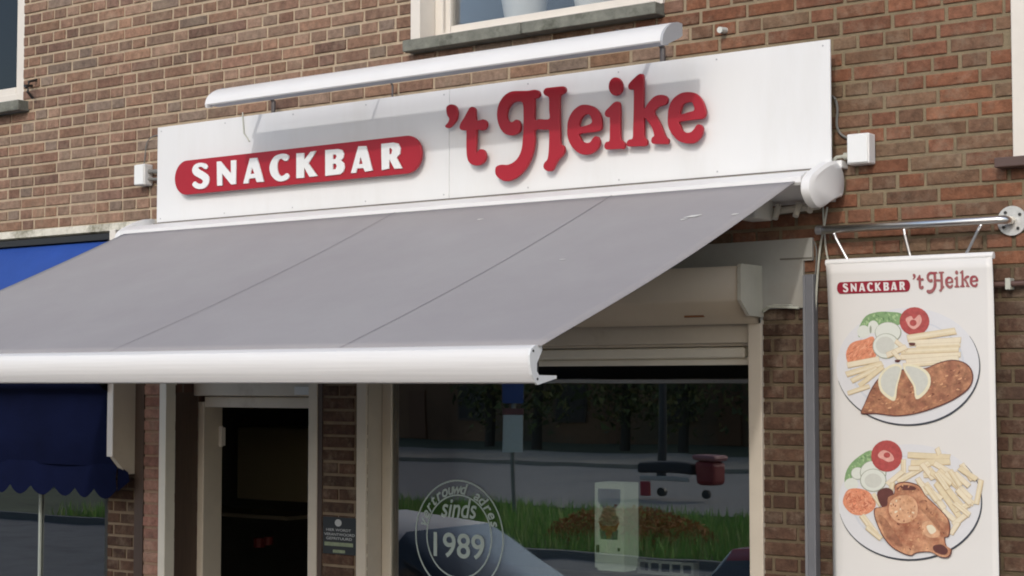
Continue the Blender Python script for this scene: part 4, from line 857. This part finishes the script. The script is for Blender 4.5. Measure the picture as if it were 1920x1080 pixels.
# ------------------------------------------------------------ street opposite (mirrored in the glass)
def car(name, x, y, L_, paint, label, face=1):
    t = thing(name, (x, y, -.12), label, 'car', 'cars parked in front of the shops')
    st_ = [(-.5, .55, .30, .78), (-.47, .85, .25, .84), (-.36, .95, .22, .86), (-.12, 1.0, .22, .87), (.15, 1.0, .22, .87), (.30, .97, .22, .86), (.43, .80, .24, .83), (.5, .62, .32, .72)]
    vs = []; fs = []; n = 10
    for a, top, bot, hw in st_:
        for (yy, zz) in ((-hw, bot), (-hw*1.02, bot+(top-bot)*.5), (-hw*.98, top-.06), (-hw*.9, top), (-hw*.3, top+.03), (hw*.3, top+.03), (hw*.9, top), (hw*.98, top-.06), (hw*1.02, bot+(top-bot)*.5), (hw, bot)): vs.append((x+a*L_*face, y+yy, zz-.12))
    for i in range(len(st_)-1):
        for k in range(n): fs.append((i*n+k, i*n+(k+1) % n, (i+1)*n+(k+1) % n, (i+1)*n+k))
    fs += [tuple(range(n)), tuple(range((len(st_)-1)*n, len(st_)*n))]
    B().add(vs, fs).build('body', paint, t, auto=35)
    cab = [(-.46, .92, .74), (-.33, 1.50, .60), (-.10, 1.57, .60), (.10, 1.50, .60), (.31, .98, .74)]
    vs = []; fs = []
    for a, top, hw in cab:
        for (yy, zz) in ((-.76, .92), (-hw, top-.07), (-hw*.85, top), (hw*.85, top), (hw, top-.07), (.76, .92)): vs.append((x+a*L_*face, y+yy, max(zz, .9)-.12))
    for i in range(len(cab)-1):
        for k in range(5): fs.append((i*6+k, i*6+k+1, (i+1)*6+k+1, (i+1)*6+k))
    mi = [];
    b_ = B(); b_.add(vs, fs)
    for i, f_ in enumerate(fs):
        seg, k = divmod(i, 5)
        b_.mi[i] = 0 if (k == 2 and seg in (1, 2)) or (k in (1, 3) and seg in (1, 2)) else 1
    b_.build('cabin', [paint, mat('car_glass', (.05, .06, .065, 1), .05, spec=.8)], t, auto=50)
    for a in (-.31, .31):
        for s in (-1, 1):
            wb = B().tube([(x+a*L_*face, y+s*.72, .20), (x+a*L_*face, y+s*.87, .20)], .315, 20).build('wheel', mat('tyre', (.02, .02, .02, 1), .8), t, auto=40)
    return t
SILV = mat('silver_paint', (.60, .58, .55, 1), .45, .0); REDP = mat('red_car_paint', (.35, .02, .03, 1), .25)
car('parked_car', -8.8, -4.05, 4.3, SILV, 'silver hatchback parked before the shops, mirrored in the window')
car('parked_car', -4.42, -4.35, 4.0, REDP, 'red hatchback parked right of the silver car, mirrored in the window')
# bus stop sign
bs = thing('bus_stop_sign', (-19.2, -19.4, -.12), 'blue and white stop sign on a thin post across the road, mirrored in the glass', 'sign')
B().tube([(-19.2, -19.4, -.12), (-19.2, -19.4, 2.9)], .04).build('post', CABLE, bs)
ux, uy = .8, -.6
def facing(b_, cx, cy, w_, z0, z1, off=0.):
    dx, dy = math.cos(TH)*w_/2, -math.sin(TH)*w_/2; nx_, ny_ = math.sin(TH)*off, math.cos(TH)*off
    b_.add([(cx-dx+nx_, cy-dy+ny_, z0), (cx+dx+nx_, cy+dy+ny_, z0), (cx+dx+nx_, cy+dy+ny_, z1), (cx-dx+nx_, cy-dy+ny_, z1), (cx-dx+nx_-.03*math.sin(TH), cy-dy+ny_-.03, z0), (cx+dx+nx_-.03*math.sin(TH), cy+dy+ny_-.03, z0), (cx+dx+nx_-.03*math.sin(TH), cy+dy+ny_-.03, z1), (cx-dx+nx_-.03*math.sin(TH), cy-dy+ny_-.03, z1)],
           [(0,1,2,3), (7,6,5,4), (0,4,5,1), (1,5,6,2), (2,6,7,3), (3,7,4,0)]); return b_
facing(B(), -19.2, -19.4, .42, 2.15, 2.55, .06).build('blue_board', mat('sign_blue', (.03, .06, .20, 1), .5), bs)
facing(B(), -19.2, -19.4, .40, 1.2, 1.92, .06).build('timetable_board', mat('board_white', (.55, .55, .52, 1), .5), bs)
facing(B(), -19.2, -19.4, .42, 1.925, 2.05, .06).build('red_board', mat('board_red', (.16, .05, .05, 1), .5), bs)
for x, y, r_, lab in ((-24.8, -33.8, .10, 'thick dark lamp post across the far road, mirrored in the glass'), (-27.6, -38.4, .07, 'slim lamp post on the far pavement, mirrored in the glass')):
    lpst = B().tube([(x, y, -.12), (x, y, 2), (x, y, 6.2)], [r_*1.3, r_, r_*.7]).tube([(x, y, 6.15), (x+.6, y+.5, 6.3)], [.05, .08]).build('lamp_post', BLACK); tag(lpst, lab, 'lamp post', 'lamp posts across the road')
ob = thing('cargo_cart', (-19.3, -26.8, -.12), 'red and black cargo cart on the road, mirrored in the glass', 'cart')
B().box(-19.55, -19.05, -27.2, -26.6, .25, .78, bev=.10).build('red_box', mat('cart_red', (.20, .02, .02, 1), .6), ob)
B().box(-19.58, -19.0, -27.2, -26.6, .785, .90, bev=.05).build('pink_cover', mat('cart_pink', (.30, .12, .12, 1), .6), ob)
B().box(-21.0, -19.62, -27.1, -26.6, .46, .70, bev=.06).build('deck', mat('cart_black', (.03, .03, .032, 1), .8), ob)
B().box(-20.9, -19.7, -26.62, -26.56, .30, .40, bev=.02).build('white_plank', mat('cart_white', (.4, .38, .34, 1), .8), ob)
B().box(-20.85, -20.6, -26.6, -26.5, -.05, .28, bev=.03).build('red_lamp_board', mat('cart_light_red', (.35, .03, .04, 1), .6), ob)
for x in (-20.4, -19.3): B().tube([(x, -26.65, .05), (x, -26.75, .05)], .10, 18).build('wheel', BLACK, ob)
sh = B(); rr = random.Random(9)
for i in range(5000):
    a = rr.uniform(0, 2*PI); q = rr.random()**.5; x = -15.0+1.6*q*math.cos(a); y = -16.9+.9*q*math.sin(a); z = -.1+.62*(1-q*q)**.5*rr.random()**.4
    r_ = rr.uniform(.02, .05); vs = [(x+rr.uniform(-r_, r_), y+rr.uniform(-r_, r_), z+rr.uniform(-r_, r_)) for _ in range(3)]; sh.add(vs, [(0, 1, 2)])
o = sh.build('shrub', mat('rust_leaf', (.36, .15, .04, 1), .8, nz=.4, nscale=3), fix=False); tag(o, 'low rust coloured shrub on the verge, mirrored in the window', 'shrub')
# trees and brick houses beyond the far pavement
LEAF = [mat('tree_leaf_dark', (.08, .09, .035, 1), .8), mat('tree_leaf', (.13, .15, .045, 1), .8), mat('tree_leaf_olive', (.22, .19, .06, 1), .8)]
rr = random.Random(21)
TRK = mat('bark', (.05, .04, .03, 1), .9)
spots = [(-40, -49, 7.5), (-36.5, -50, 6.5), (-33, -48.6, 7.2), (-29.5, -49.5, 8), (-26, -48.8, 6.6), (-22.5, -49.8, 7.4), (-44, -51, 8)]
descr = ['leftmost', 'bushy second', 'broad third', 'tall middle', 'smaller fifth', 'rightmost', 'outer']
for (x, y, h), dd in zip(spots, descr):
    t = thing('tree', (x, y, -.14), dd+' dark tree beyond the far pavement, mirrored in the glass', 'tree', 'trees beyond the far pavement')
    B().tube([(x, y, -.14), (x+.1, y, h*.3), (x, y+.1, h*.7)], [.22, .16, .07]).build('trunk', TRK, t)
    cb_ = B()
    for i in range(2600):
        a = rr.uniform(0, 2*PI); p = math.acos(rr.uniform(-1, 1)); q = rr.random()**.45
        k = 1+.35*noise.noise(Vector((math.cos(a)*2+x, math.sin(a)*2, p*2)))
        cx_, cy_, cz_ = x+2.1*q*k*math.cos(a)*math.sin(p), y+1.5*q*k*math.sin(a)*math.sin(p), h*.52+h*.46*q*k*math.cos(p)
        r_ = rr.uniform(.1, .24); cb_.add([(cx_+rr.uniform(-r_, r_), cy_+rr.uniform(-r_, r_), cz_+rr.uniform(-r_, r_)) for _ in range(3)], [(0, 1, 2)], rr.choice((0, 0, 1, 2)))
    cb_.build('crown', LEAF, t, fix=False)
hs = thing('brick_house_row', (-32, -58, -.14), 'dark brick terrace across the far road, mirrored in the glass', 'building')
B().box(-75, 20, -62, -56, -.14, 6.5).build('wall', mat('far_brick', (.20, .11, .06, 1), .9, nz=.5, nscale=.25, alt=(.10, .09, .06, 1), altscale=.2), hs)
B().prof_x([(-55.6, 6.5), (-59, 9.5), (-62.4, 6.5)], -75, 20).build('roof', mat('far_roof', (.06, .05, .045, 1), .9), hs)
for i in range(16):
    x = -72+i*5.6; wq = B().box(x, x+1.6, -55.99, -55.9, .8, 2.4).build('window', BROWN, hs); B().box(x+.1, x+1.5, -55.9, -55.88, .9, 2.3).build('pane', mat('far_pane', (.03, .03, .035, 1), .1), wq)
    x += 2.7; B().box(x, x+1.0, -55.99, -55.9, -.1, 2.1).build('door', mat('far_door', (.16, .07, .03, 1), .6), hs)
